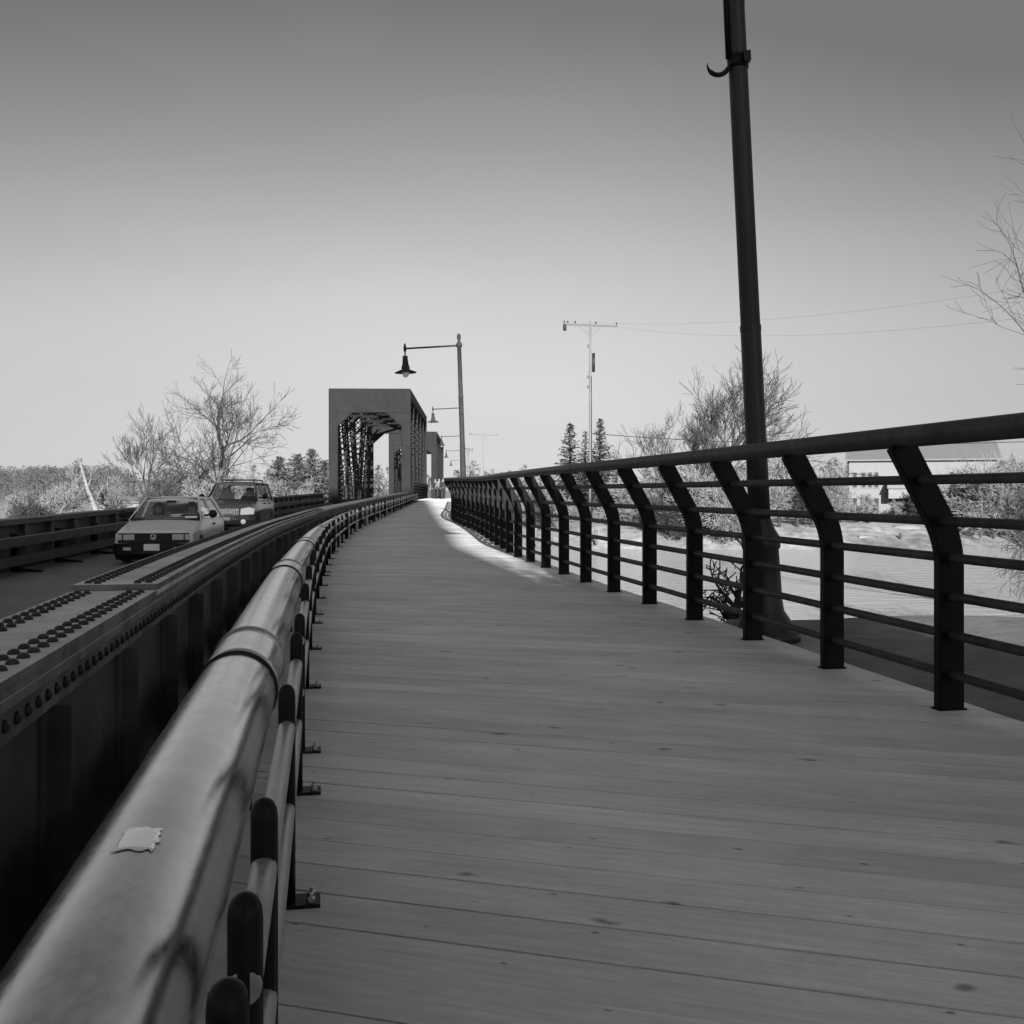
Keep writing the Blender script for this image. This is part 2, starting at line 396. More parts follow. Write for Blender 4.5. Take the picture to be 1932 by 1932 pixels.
# ---- low railing panels on the left
def left_rail():
    first = True; k = 0
    ends = [(-.7, [0.0, 0.42]),]
    starts = []; y = -1.22
    # panel post positions measured in the photo: pairs at the panel joints
    panels = [[-.60, .42, 1.07], [1.30, 1.70, 2.70, 3.70], [4.28, 5.69, 7.08, 8.47]]
    y = 9.06
    while y < 66:
        p = walk(FL, y, y + 4.6, 1.41)[:4]; panels.append(p); y = walk(FL, p[-1], p[-1] + 1, .58)[1]
    for i, ps in enumerate(panels):
        far = ps[0] > 30
        lab = ('nearest low grey tube railing panel, its domed black posts beside the pipe' if i == 0 else
               'second low panel of grey tube railing, beside the torn white tag on the pipe' if i == 1 else
               'low tube railing panel with black domed posts beside the first pipe collar' if i == 2 else
               'low tube railing panel with black domed posts further along the boardwalk')
        root = empty('rail_panel', (FL(ps[0]), ps[0], ZD(ps[0])))
        tag(root, lab, 'railing panel', 'low railing panels along the pipe' )
        if i > 2: pass
        Lc = lambda v: Vector(v) - root.location
        O = -.045
        for y in ps:
            r = .0225
            b = off(FL, y, O)
            mb = MB(); n = 10 if not far else 6
            mb.lathe([(r, 0), (r, .535), (r * .93, .548), (r * .72, .558), (r * .4, .564), (0, .566)], n, Lc(b))
            po = mb.build('post', M['black'], root)
            t = tan2(FL, y); nn = Vector((t.y, -t.x, 0))
            mb = MB(); c = Lc(b)
            mb.hexa([c - nn * .05 - t * .04, c + nn * .085 - t * .04, c + nn * .085 + t * .04, c - nn * .05 + t * .04] +
                    [q + Vector((0, 0, .010)) for q in (c - nn * .05 - t * .04, c + nn * .085 - t * .04, c + nn * .085 + t * .04, c - nn * .05 + t * .04)])
            mb.build('base_plate', M['black'], po)
            if not far:
                for s in (-1, 1):
                    mb = MB(); q = c + nn * .062 + t * .022 * s + Vector((0, 0, .010))
                    mb.lathe([(.0105, 0), (.0105, .011), (.006, .012), (.006, .022), (0, .023)], 6, q, smooth=False); mb.build('bolt', M['bolt'], po)
        a, b = ps[0], ps[-1]
        for z, nm in ((.455, 'upper_rail'), (.245, 'lower_rail')):
            pts = [Lc(off(FL, y, O, z)) for y in yrange(a - .02, b + .02, 8)]
            # the tube returns down to the end posts
            mb = MB(); mb.tube(pts, .0215, 12 if not far else 6); mb.build(nm, M['tube'], root)
left_rail()

# ---- the big galvanised pipe
def pipe():
    PO = -.258; PZ = .345; PR = .138
    root = empty('pipe', tuple(off(FL, 2, PO, PZ)))
    tag(root, 'thick galvanised pipe with ring collars running between girder and low railing', 'pipe')
    L = lambda v: Vector(v) - root.location
    mb = MB(); mb.tube([L(off(FL, y, PO, PZ)) for y in yrange(-1.4, 68, 160)], PR, 72); mb.build('pipe_wall', M['galv'], root)
    for y in [3.8, 8.25, 12.6, 17.9, 22.6, 27.2, 32, 37, 42, 47, 52, 57, 62]:
        mb = MB(); y2 = y + .66; ys = yrange(y, y2, 6)
        mb.tube([L(off(FL, q, PO, PZ)) for q in ys], PR + .0045, 72); c = mb.build('collar', M['collar'], root)
        for q, r in ((y, .009), (y2, .013)):
            mb = MB(); t = tan2(FL, q)
            mb.tube([L(off(FL, q - .010, PO, PZ)), L(off(FL, q + .010, PO, PZ))], PR + r, 72); mb.build('ring', M['seal'] if r < .01 else M['collar'], c)
    for y in [1.9, 3.55, 5.9, 8.0, 10.6, 13.2, 16, 19, 22, 25, 28, 31, 34, 37, 40, 43, 46, 49, 52, 55, 58, 61, 64]:     # saddles
        t = tan2(FL, y); n = Vector((t.y, -t.x, 0)); c = L(off(FL, y, PO, 0)); mb = MB()
        prof = [(-.07, 0), (.07, 0), (.065, .21)] + [((PR + .002) * math.sin(a), PZ - (PR + .002) * math.cos(a)) for a in [R(28 - 5.6 * i) for i in range(11)]] + [(-.065, .21)]
        mb.prism([c + n * a + Vector((0, 0, z)) - t * .03 for a, z in prof], t * .06); mb.build('saddle', M['black'], root)
    # white paper label stuck on the pipe
    Y0 = 1.86; mb = MB(); rings = []; rnd = random.Random(3)
    ang = [R(3 + 3.2 * i) for i in range(8)]
    for thick in (.0022,):
        vs = []
        ny = 9
        for i in range(ny + 1):
            y = 1.73 + .105 * i / ny
            for j, a in enumerate(ang):
                e = rnd.uniform(-.006, .006) if j in (0, 7) else 0
                yy = y + (rnd.uniform(-.008, .008) if i in (0, ny) else 0)
                a2 = R(-15) + a * 1.2 + e / PR
                pnt = off(FL, yy, PO + (PR + thick) * math.sin(a2), PZ + (PR + thick) * math.cos(a2)); vs.append(L(pnt))
        fs = [(i * 8 + j, i * 8 + j + 1, (i + 1) * 8 + j + 1, (i + 1) * 8 + j) for i in range(ny) for j in range(7)]
        mb.add(vs, fs, 0, True)
    lo = mb.build('sticker', M['sticker'], root); sm = lo.modifiers.new('t', 'SOLIDIFY'); sm.thickness = .0008
    lo['label'] = 'ragged pale sticker on the pipe'
    sm_ = None
    # torn white tag hanging at the side
    a = off(FL, 1.16, PO + .133, .33); mb = MB()
    pts = [a, off(FL, 1.13, PO + .14, .27), off(FL, 1.10, PO + .158, .20), off(FL, 1.14, PO + .154, .23), off(FL, 1.18, PO + .142, .28)]
    mb.prism([L(p) for p in pts], (0.001, .0008, 0)); mb.build('paper_tag', M['paper'], root)
pipe()

# ---- plate girders
def girder_right():
    G0, G1 = -.80, -1.22; GC = -1.01; WC = -.885
    root = empty('plate_girder', tuple(off(FL, 3, GC, -1)))
    tag(root, 'riveted steel plate girder with pale top flange between road and pipe', 'girder')
    L = lambda v: Vector(v) - root.location
    def sw(mb, y0, y1, n, sec, mi=0):
        mb.strip([[L(off(FL, y, o, z)) for o, z in sec] for y in yrange(y0, y1, n)], True, True, mi)
    Y1 = 69
    mb = MB(); sw(mb, -3, Y1, 90, [(WC - .008, -1.1), (WC + .008, -1.1), (WC + .008, .46), (WC - .008, .46)]); mb.build('web', M['girder'], root)
    def rivets(mb, y0, y1, ztop):
        for base, ph in ((-.10, 0), (-.152, .5), (.10, 0), (.152, .5)):
            y = y0 + .07 + ph * .058
            while y < min(y1 - .04, 34):
                mb.dome(L(off(FL, y, GC + base, ztop)), .0205, .017, 10 if y < 9 else 6, 1); y += .116 if y < 18 else .15
    def plate(y0, y1, zb, zt, nm):
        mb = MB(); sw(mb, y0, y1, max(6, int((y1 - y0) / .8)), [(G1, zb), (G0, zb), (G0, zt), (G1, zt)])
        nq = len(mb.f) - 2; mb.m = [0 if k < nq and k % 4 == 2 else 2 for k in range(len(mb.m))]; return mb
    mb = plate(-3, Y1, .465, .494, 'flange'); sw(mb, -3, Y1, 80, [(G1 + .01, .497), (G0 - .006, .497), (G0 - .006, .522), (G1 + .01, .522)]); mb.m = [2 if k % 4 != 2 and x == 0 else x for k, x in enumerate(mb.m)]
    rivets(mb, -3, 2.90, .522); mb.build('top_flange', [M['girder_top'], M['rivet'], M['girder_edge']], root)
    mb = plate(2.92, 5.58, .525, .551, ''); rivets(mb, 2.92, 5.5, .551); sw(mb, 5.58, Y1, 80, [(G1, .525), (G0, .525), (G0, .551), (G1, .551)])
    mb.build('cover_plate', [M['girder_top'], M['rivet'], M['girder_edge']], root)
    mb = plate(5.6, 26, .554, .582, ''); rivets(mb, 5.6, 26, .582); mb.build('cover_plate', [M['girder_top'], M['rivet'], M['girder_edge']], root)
    # flange angle with the rivets through its vertical leg
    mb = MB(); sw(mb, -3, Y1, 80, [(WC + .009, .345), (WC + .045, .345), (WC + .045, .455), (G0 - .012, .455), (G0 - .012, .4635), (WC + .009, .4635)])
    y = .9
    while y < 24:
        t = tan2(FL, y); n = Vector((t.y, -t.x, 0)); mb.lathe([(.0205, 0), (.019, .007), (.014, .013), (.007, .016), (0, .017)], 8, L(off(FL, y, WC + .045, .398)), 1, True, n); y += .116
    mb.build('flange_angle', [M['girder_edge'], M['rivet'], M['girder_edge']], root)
    for y in walk(FL, -.2, Y1 - 1, 1.32):
        t = tan2(FL, y); n = Vector((t.y, -t.x, 0)); c = L(off(FL, y, WC + .008, 0)); mb = MB()
        up = Vector((0, 0, 1))
        for a, b, u, w in ((0, .012, .0, .15), (0, .14, .0, .012)):
            pass
        q = [c + n * .002 - up * 1.05, c + n * .016 - up * 1.05, c + n * .016 + up * .34, c + n * .002 + up * .34]
        mb.prism([p - t * .09 for p in q], t * .18)
        q = [c + n * .016 - up * 1.05, c + n * .085 - up * 1.05, c + n * .085 + up * .338, c + n * .016 + up * .338]
        mb.prism([p - t * .006 for p in q], t * .012)
        mb.build('stiffener', M['girder'], root)
    # bottom flange
    mb = MB(); sw(mb, -3, Y1, 60, [(G1, -1.14), (G0, -1.14), (G0, -1.10), (G1, -1.10)]); mb.build('bottom_flange', M['girder'], root)
girder_right()

def girder_left():
    GC = -6.35
    root = empty('plate_girder', tuple(off(FL, 12, GC, -1)))
    tag(root, 'dark plate girder on the far side of the road behind the guard beams', 'girder')
    L = lambda v: Vector(v) - root.location
    def sw(mb, y0, y1, n, sec):
        mb.strip([[L(off(FL, y, o, z)) for o, z in sec] for y in yrange(y0, y1, n)], True, True)
    mb = MB(); sw(mb, 6, 69, 60, [(GC - .01, -1.1), (GC + .01, -1.1), (GC + .01, .43), (GC - .01, .43)]); mb.build('web', M['girder'], root)
    mb = MB(); sw(mb, 6, 69, 60, [(GC - .21, .43), (GC + .21, .43), (GC + .21, .50), (GC - .21, .50)]); mb.build('top_flange', M['girder'], root)
    mb = MB(); sw(mb, 14, 44, 40, [(GC - .2, .503), (GC + .2, .503), (GC + .2, .53), (GC - .2, .53)]); mb.build('cover_plate', M['girder'], root)
    for y in walk(FL, 8, 68, 1.5):
        t = tan2(FL, y); n = Vector((t.y, -t.x, 0)); c = L(off(FL, y, GC + .01, 0)); up = Vector((0, 0, 1)); mb = MB()
        mb.prism([c - up * .45 - t * .13, c + n * .16 - up * .45 - t * .13, c + n * .10 + up * .42 - t * .13, c + up * .42 - t * .13], t * .26); mb.build('stiffener', M['girder'], root)
    g = empty('guard_rail', tuple(off(FL, 12, -5.75, -.4))); root = g
    tag(g, 'two dark steel guard beams on posts along the far edge of the road', 'guard rail')
    L2 = lambda v: Vector(v) - g.location
    def sw2(mb, sec):
        mb.strip([[L2(off(FL, y, o, z)) for o, z in sec] for y in yrange(6, 68, 60)], True, True)
    mb = MB(); sw2(mb, [(-5.82, .08), (-5.66, .08), (-5.66, .245), (-5.82, .245)]); mb.build('beam', M['beam'], g)
    mb = MB(); sw2(mb, [(-5.78, -.25), (-5.62, -.25), (-5.62, -.09), (-5.78, -.09)]); mb.build('beam', M['beam'], g)
    for y in walk(FL, 8, 67, 2.4):
        t = tan2(FL, y); n = Vector((t.y, -t.x, 0)); c = L2(off(FL, y, -5.9, -.42)); mb = MB()
        mb.bar(c, c + Vector((0, 0, .72)), .14, .14, t); mb.bar(c + n * .05 + Vector((0, 0, .05)), c + n * .48 + Vector((0, 0, .004)), .06, .05); mb.build('post', M['black'], g)
girder_left()

# ---- through trusses
def truss(y0, y1, n, xr, slope, wid, zb, zt, label, portal=True):
    yv = Vector((slope, 1, 0)).normalized(); xv = Vector((yv.y, -yv.x, 0)); up = Vector((0, 0, 1))
    O = Vector((xr, y0, zb)); Lg = (y1 - y0) / yv.y; HT = zt - zb
    root = empty('truss_bridge', O, 0); tag(root, label, 'bridge')
    P = lambda a, b, c: xv * a + yv * b + up * c          # a: 0 at right outer face, negative to the left
    CW = .62
    def lbox(mb, a0, b0, c0, a1, b1, c1, mi=0):
        mb.hexa([P(a0, b0, c0), P(a1, b0, c0), P(a1, b1, c0), P(a0, b1, c0), P(a0, b0, c1), P(a1, b0, c1), P(a1, b1, c1), P(a0, b1, c1)], mi)
    PH = 1.58; kb = HT - PH
    for k, (b, nm) in enumerate(((0, 'portal'), (Lg, 'portal'))):
        mb = MB(); s = 1 if k == 0 else -1
        q = lambda a, c, dz=0: P(a, b + dz * s, c)
        fr = [(-wid, 0), (-wid + CW, 0), (-wid + CW, kb - .9), (-wid + CW + 1.0, kb), (-CW - 1.0, kb), (-CW, kb - .9), (-CW, 0), (0, 0), (0, HT), (-wid, HT)]
        mb.prism([P(a, b, c) for a, c in fr[:2] + fr[2:4] + [(-wid / 2, kb)] + fr[4:]], yv * (s * .30))
        if k == 0:
            # plate laps: thin straps standing 3 mm proud
            for a0, c0, a1, c1 in ((-wid, kb - .012, 0, kb + .012),):
                lbox(mb, a0, -.012, c0, a1, -.001, c1, 1)
            for a in (-wid * .69, -wid * .29, -CW * .85):
                lbox(mb, a - .012, -.011, kb + .015, a + .012, -.001, HT - .02, 1)
            for a in (-CW + .02, -wid + CW - .02):
                lbox(mb, a - .03, -.012, 0, a + .03, -.001, kb - .9, 1)
            mb.bar(P(-CW, -.02, kb - .9), P(-CW - 1.0, -.02, kb), .04, .05, tuple(yv), 1); mb.bar(P(-wid + CW, -.02, kb - .9), P(-wid + CW + 1.0, -.02, kb), .04, .05, tuple(yv), 1)
        po = mb.build('portal', [M['truss'], M['truss_dark']], root)
    def laced(mb, A, B, side, w=.36, d=.30):      # member of two channels joined by crossed lacing; side = direction across the lacing
        A = Vector(A); B = Vector(B); dr = (B - A).normalized(); s = Vector(side); o = dr.cross(s).normalized()
        for k in (-1, 1):
            mb.bar(A + s * k * w / 2, B + s * k * w / 2, .07, d, tuple(o), 0)
        ln = (B - A).length; m = max(3, int(ln / (w * .9)))
        for f in (-1, 1):
            for i in range(m):
                a = A + dr * ln * i / m + o * f * d * .45; b = A + dr * ln * (i + 1) / m + o * f * d * .45
                e = s * w / 2
                mb.bar(a - e, b + e, .065, .012, tuple(o), 1); mb.bar(a + e, b - e, .065, .012, tuple(o), 1)
    pw = Lg / n
    for sgn, a in ((0, -.30), (1, -wid + .30)):
        mb = MB(); lbox(mb, a - .29, .31, HT - .62, a + .29, Lg - .31, HT - .01); mb.build('top_chord', M['truss'], root)
        mb = MB(); lbox(mb, a - .24, .31, .02, a + .24, Lg - .31, .5); mb.build('bottom_chord', M['truss_dark'], root)
        for i in range(1, n):
            mb = MB(); laced(mb, P(a, i * pw, .5), P(a, i * pw, HT - .62), xv, .46, .30); mb.build('vertical', [M['truss'], M['lace']], root)
        for i in range(n):
            b0, b1 = i * pw + (.3 if i == 0 else 0), (i + 1) * pw - (.3 if i == n - 1 else 0)
            lo, hi = ((b0, b1) if i >= n / 2 else (b1, b0))
            mb = MB(); laced(mb, P(a, lo, .5), P(a, hi, HT - .62), xv, .34, .24); mb.build('diagonal', [M['truss_dark'], M['lace']], root)
    for i in range(1, n):
        mb = MB(); b = i * pw
        lbox(mb, -wid + .6, b - .12, HT - .5, -.6, b + .12, HT - .05); lbox(mb, -wid + .6, b - .08, HT - 1.25, -.6, b + .08, HT - 1.05)
        for j in range(6):
            a0 = -wid + .6 + (wid - 1.2) * j / 6; a1 = a0 + (wid - 1.2) / 6
            mb.bar(P(a0, b, HT - 1.1), P(a1, b, HT - .45), .07, .05, tuple(yv)); mb.bar(P(a1, b, HT - 1.1), P(a0, b, HT - .45), .07, .05, tuple(yv))
        mb.build('top_strut', M['truss_dark'], root)
        for s0, s1 in ((-.55, -1.75), (-wid + .55, -wid + 1.75)):
            mb = MB(); mb.bar(P(s0, b, kb - 1.05), P(s1, b, HT - 1.2), .16, .12, tuple(yv)); mb.build('knee_brace', M['truss'], root)
    for i in range(n):
        mb = MB(); mb.bar(P(-.5, i * pw + .35, HT - .3), P(-wid + .5, (i + 1) * pw - .3, HT - .3), .16, .14); mb.bar(P(-wid + .5, i * pw + .35, HT - .45), P(-.5, (i + 1) * pw - .3, HT - .45), .16, .14)
        mb.build('lateral_brace', M['truss_dark'], root)
    return root
truss(70, 95.5, 5, -6.78, -.039, 5.45, .1, 8.02, 'nearer dark steel truss span with boxed portal over the road')
truss(119, 146, 5, -8.55, -.037, 5.45, .1, 8.02, 'farther truss span half hidden behind the nearer truss')

# railing fixed along the truss side of the walkway
def truss_fence():
    A = Vector((-6.66, 70.4, .66)); B = Vector((-7.70, 95.0, .62))
    root = empty('truss_railing', A); tag(root, 'straight grid railing fixed along the side of the nearer truss', 'railing')
    n = 14
    for i in range(n + 1):
        p = (B - A) * i / n; mb = MB(); mb.bar(p, p + Vector((0, 0, 1.17)), .07, .07, (0, 1, 0)); mb.build('post', M['truss_dark'], root)
    for z in (.12, .33, .54, .75, .96, 1.15):
        mb = MB(); mb.tube([Vector((0.045, 0, z)), (B - A) + Vector((.045, 0, z))], .02 if z < 1.1 else .035, 6); mb.build('rail', M['lace'], root)
truss_fence()

# ------------------------------------------------------------------ street lamps
def lamp(x, y, z, lean, label, arm_dir=(-1, 0, 0), hook=False, mat_=None, top=0.0):
    root = empty('street_lamp', (x, y, z)); tag(root, label, 'street lamp', 'street lamps along the walkway')
    mp = mat_ or M['lamp']
    HT = 5.75
    mb = MB(); mb.lathe([(.085, .9), (.083, 1.5), (.080, 2.4), (.080, 2.42), (.083, 2.43), (.083, 2.47), (.077, 2.48), (.074, 3.9 + top), (.077, 3.91 + top), (.077, 3.97 + top), (.071, 3.98 + top), (.062, 5.45 + top), (.085, 5.46 + top), (.095, 5.50 + top), (.095, 5.56 + top), (.06, 5.60 + top), (.04, 5.66 + top), (.045, 5.70 + top), (.062, 5.74 + top), (.062, 5.80 + top), (.04, 5.86 + top), (0, 5.88 + top)], 20)
    po = mb.build('pole', mp, root)
    mb = MB(); mb.lathe([(.27, -.02), (.27, .05), (.22, .07), (.21, .13), (.155, .22), (.145, .3), (.135, .70), (.150, .72), (.150, .80), (.115, .86), (.090, .93), (.085, .95)], 24); mb.build('pole_base', mp, root)
    a = Vector(arm_dir).normalized(); tip = a * 1.66 + Vector((0, 0, 5.47 + top))
    mb = MB(); mb.tube([Vector((0, 0, 5.51 + top)), a * .8 + Vector((0, 0, 5.49 + top)), tip], .028, 10)
    mb.lathe([(.04, -.09), (.045, -.02), (.045, .07), (.025, .10), (.03, .14), (0, .17)], 12, tip); mb.tube([tip, tip - Vector((0, 0, .24))], .022, 8); mb.build('arm', mp, root)
    q = tip - Vector((0, 0, .22)); mb = MB()
    mb.lathe([(.05, 0), (.085, -.02), (.085, -.05), (.075, -.06), (.10, -.28), (.125, -.33), (.125, -.42), (.30, -.49), (.335, -.505), (.335, -.525), (.30, -.52), (.12, -.46), (.0, -.45)], 24, q); sh = mb.build('lamp_shade', mp, root)
    mb = MB(); mb.lathe([(.105, -.47), (.11, -.53), (.095, -.60), (.06, -.65), (0, -.67)], 18, q); mb.build('globe', M['globe'], root)
    if hook:
        zc = zat(117, y) - z
        mb = MB(); mb.lathe([(.066, zc - .05), (.083, zc - .05), (.083, zc + .05), (.066, zc + .05)], 20); mb.box((.02, -.13, zc - .035), (.075, -.07, zc + .045)); cl = mb.build('clamp', M['black'], root)
        mb = MB(); pts = [Vector((-.06, -.04, zc - .06))] + [Vector((-.165 + .085 * math.cos(t), -.04, zc - .02 + .085 * math.sin(t))) for t in [R(-20 - 14 * i) for i in range(13)]]
        mb.tube(pts, [.016] * 2 + [.02] * 8 + [.014, .010, .006, .003], 8); mb.build('hook', M['black'], root)
        mb = MB(); mb.tube([Vector((-.083, -.035, zc + .02)), Vector((-.075, -.035, 6.4))], .020, 8); mb.build('conduit', M['black'], root)
    root.rotation_euler = (0, R(-lean), 0)
    return root
L1 = lamp(2.0, 8.26, -.10, 2.75, 'tall dark lamp post close behind the right railing, hook clamped near its top', hook=True, mat_=M['pole'], top=1.1)
mb = MB(); mb.lathe([(.42, -.35), (.42, -.0), (.38, .0)], 24); mb.build('footing', M['concrete'], L1).location = (0, 0, -.02)
lamp((877.5 - CX) * 32 / F, 32, .05, 1.9, 'grey lamp post with hanging bell lamp, largest whole one, standing left of the railing end')
lamp((876 - CX) * 60 / F, 60, .42, 1.5, 'second hanging bell lamp, its arm crossing beside the nearer truss')
lamp((872 - CX) * 91 / F, 91, .5, 1.5, 'third hanging bell lamp beside the end of the farther truss')
lamp((870.5 - CX) * 122 / F, 122, .5, 1.2, 'fourth small lamp in the row beyond the trusses')
lamp((873 - CX) * 158 / F, 158, .5, 1.2, 'farthest tiny lamp at the end of the row')

# ------------------------------------------------------------------ utility poles and wires
def utility(px, Y, ytop, label, zb, arms=2.5, r=.17, full=True):
    p = at(px, Y, zb); root = empty('utility_pole', p); tag(root, label, 'utility pole')
    h = zat(ytop, Y) - zb
    mb = MB(); mb.tube([(0, 0, 0), (0, 0, h * .5), (0, 0, h)], [r, r * .8, r * .55], 12); mb.build('pole', M['timberpole'], root)
    za = h - .35
    mb = MB(); mb.bar((-arms, .12, za + .09), (arms, .12, za - .09), .10, .18 if full else .07); mb.build('cross_arm', M['pole'], root)
    for s in (-1, 1):
        mb = MB(); mb.bar((s * arms * .45, .05, za - .04), (0, .02, za - 1.0), .05, .03); mb.build('brace', M['pole'], root)
    for a in (-.95, -.82, -.55, .2, .95):
        mb = MB(); mb.lathe([(.02, 0), (.02, .10), (.07, .12), (.08, .18), (.05, .24), (0, .27)], 8, (a * arms, .12, za + .07 - .09 * a)); mb.build('insulator', M['black'], root)
    if full:
        mb = MB(); mb.lathe([(.10, 0), (.16, .05), (.16, .55), (.1, .6), (0, .62)], 10, (-arms * .93, .12, za - .5)); mb.build('insulator', M['lamp'], root)
        mb = MB(); mb.tube([(.28, 0, h - 4.6), (.28, 0, h - 2.9)], .14, 10); mb.bar((-.25, 0, h - 4.6), (.3, 0, h - 4.6), .06, .06); mb.build('fuse_cabinet', M['pole'], root)
        for k, z in enumerate((h - 2.4, h - 5.2, h - 6.1)):
            mb = MB(); mb.box((-.3, -.05, z), (-.12, .08, z + .28)); mb.build('bracket', M['pole'], root)
        mb = MB(); mb.tube([(.10, -.16, 0), (.08, -.12, h * .6), (.06, -.09, h - 5)], .045, 6); mb.build('cable_riser', M['pole'], root)
    return root
utility(1114, 95, 606, 'tall utility pole with one crossarm rising beyond the river', -1.6)
utility(912, 260, 818, 'faint far utility pole with crossarm near the lamp row', -1, 3.6, .09, False)
utility(883.5, 150, 845, 'thin pole just right of the grey lamp post', -1, .6, .12, False)
def wire(pts, r, label):
    mb = MB(); P = []
    a, b = Vector(pts[0]), Vector(pts[1]); sag = pts[2]
    for i in range(21):
        t = i / 20; q = a.lerp(b, t); q.z -= sag * 4 * t * (1 - t); P.append(q)
    mb.tube(P, r, 5); tag(mb.build('overhead_wire', M['wire']), label, 'wire')
wire((at(1118, 95, zat(818, 95)), at(2300, 70, zat(815, 70)), .9), .035, 'low thick cable running from the utility pole towards the forked tree')
wire((at(1119, 95, zat(608, 95)) , at(2600, 40, zat(420, 40)), 1.4), .005, 'upper thin wire rising to the right from the utility pole')
wire((at(1160, 95, zat(616, 95)), at(2600, 38, zat(500, 38)), 1.6), .005, 'lower thin wire rising to the right from the utility pole')

# ------------------------------------------------------------------ lie of the land
def hill(x, y):
    a = math.exp(-((x + 230) / 110) ** 2) * max(0, min(1, (y - 380) / 160)); return -1 + 9.5 * a
def smooth(a, b, t):
    t = max(0, min(1, (t - a) / (b - a))); return t * t * (3 - 2 * t)
def ground_z(x, y):
    top = -.35 if x > 2.4 else -.35 - .95 * smooth(2.4, 1.2, x)
    bump = smooth(11, 14, x); top -= 1.1 * bump * smooth(11, 17, y)
    near = top + (-4.2 - top) * smooth(11.6, 19, y - 14 * bump + .15 * math.sin(x * .9) + .1 * math.sin(x * 2.3))
    far = -4.2 + 2.9 * smooth(72, 84, y + 2 * math.sin(x * .07)) + .5 * smooth(84, 140, y) + .3 * smooth(140, 260, y)
    z = near if y < 40 else far
    if y > 300: z = max(z, hill(x, y))
    return z + (.05 * math.sin(x * 1.7 + y) * math.sin(y * 1.3) if x > 2.6 else 0)

# ------------------------------------------------------------------ trees
def grow(rnd, h, r0, levels, lean=(0, 0), up=.25, spread=38, ratio=.72, kids=(3, 4), len0=.3, wob=.16, droop=0.0, rmin=.006, first=.25, cont=.78):
    thick = MB(); thin = MB()
    def branch(p, d, ln, r, lev):
        n = 4 if lev < 2 else 3; pts = [p.copy()]; rs = [r]; dd = d.copy(); spots = []
        for i in range(n):
            dd = dd + Vector((rnd.gauss(0, wob), rnd.gauss(0, wob), rnd.gauss(0, wob * .6)))
            dd.z += up * .25 - droop * .25 * lev; dd.normalize()
            p = p + dd * ln / n; f = (i + 1) / n; pts.append(p.copy()); rs.append(max(rmin, r * (1 - f * (1 - cont * .8)))); spots.append((p.copy(), dd.copy(), rs[-1], f))
        (thick if lev < 2 else thin).tube(pts, rs, 7 if lev == 0 else 5 if lev == 1 else 3, 0, False)
        if lev >= levels: return
        k = rnd.randint(*kids) + (1 if lev == 0 else 0)
        for j in range(k):
            f = first + (1 - first) * (j + rnd.random() * .7) / k; i = min(n - 1, int(f * n)); q, dq, rq, _ = spots[i]
            ax = dq.orthogonal().normalized(); ax.rotate(Matrix.Rotation(rnd.uniform(0, 2 * math.pi), 3, dq))
            nd_ = dq.copy(); nd_.rotate(Matrix.Rotation(R(rnd.gauss(spread, 9)), 3, ax)); nd_.z += up * .4
            branch(q, nd_.normalized(), ln * ratio * rnd.uniform(.75, 1.15), max(rmin, rq * rnd.uniform(.5, .7)), lev + 1)
        q, dq, rq, _ = spots[-1]
        branch(q, dq, ln * ratio * rnd.uniform(.9, 1.15), max(rmin, rq * .9), lev + 1)
    branch(Vector((0, 0, 0)), Vector((lean[0], lean[1], 1)).normalized(), h * len0, r0, 0)
    # bring the tree to the height asked for
    top = max(v[2] for v in thin.v + thick.v); k = h / top
    for m in (thick, thin): m.v = [(x * k, y * k, z * k) for x, y, z in m.v]
    return thick, thin
def tree(px, Y, ytop, zb, seed, label, r0=.25, levels=5, bark='bark', tw='twig', name='bare_tree', cat='tree', group=None, **kw):
    zb = ground_z(at(px, Y).x, Y) - .12
    root = empty(name, at(px, Y, zb)); tag(root, label, cat, group)
    a, b = grow(random.Random(seed), zat(ytop, Y) - zb, r0, levels, **kw)
    a.build('trunk', M[bark], root, fixn=False); b.build('crown', M[tw], root, fixn=False)
    return root
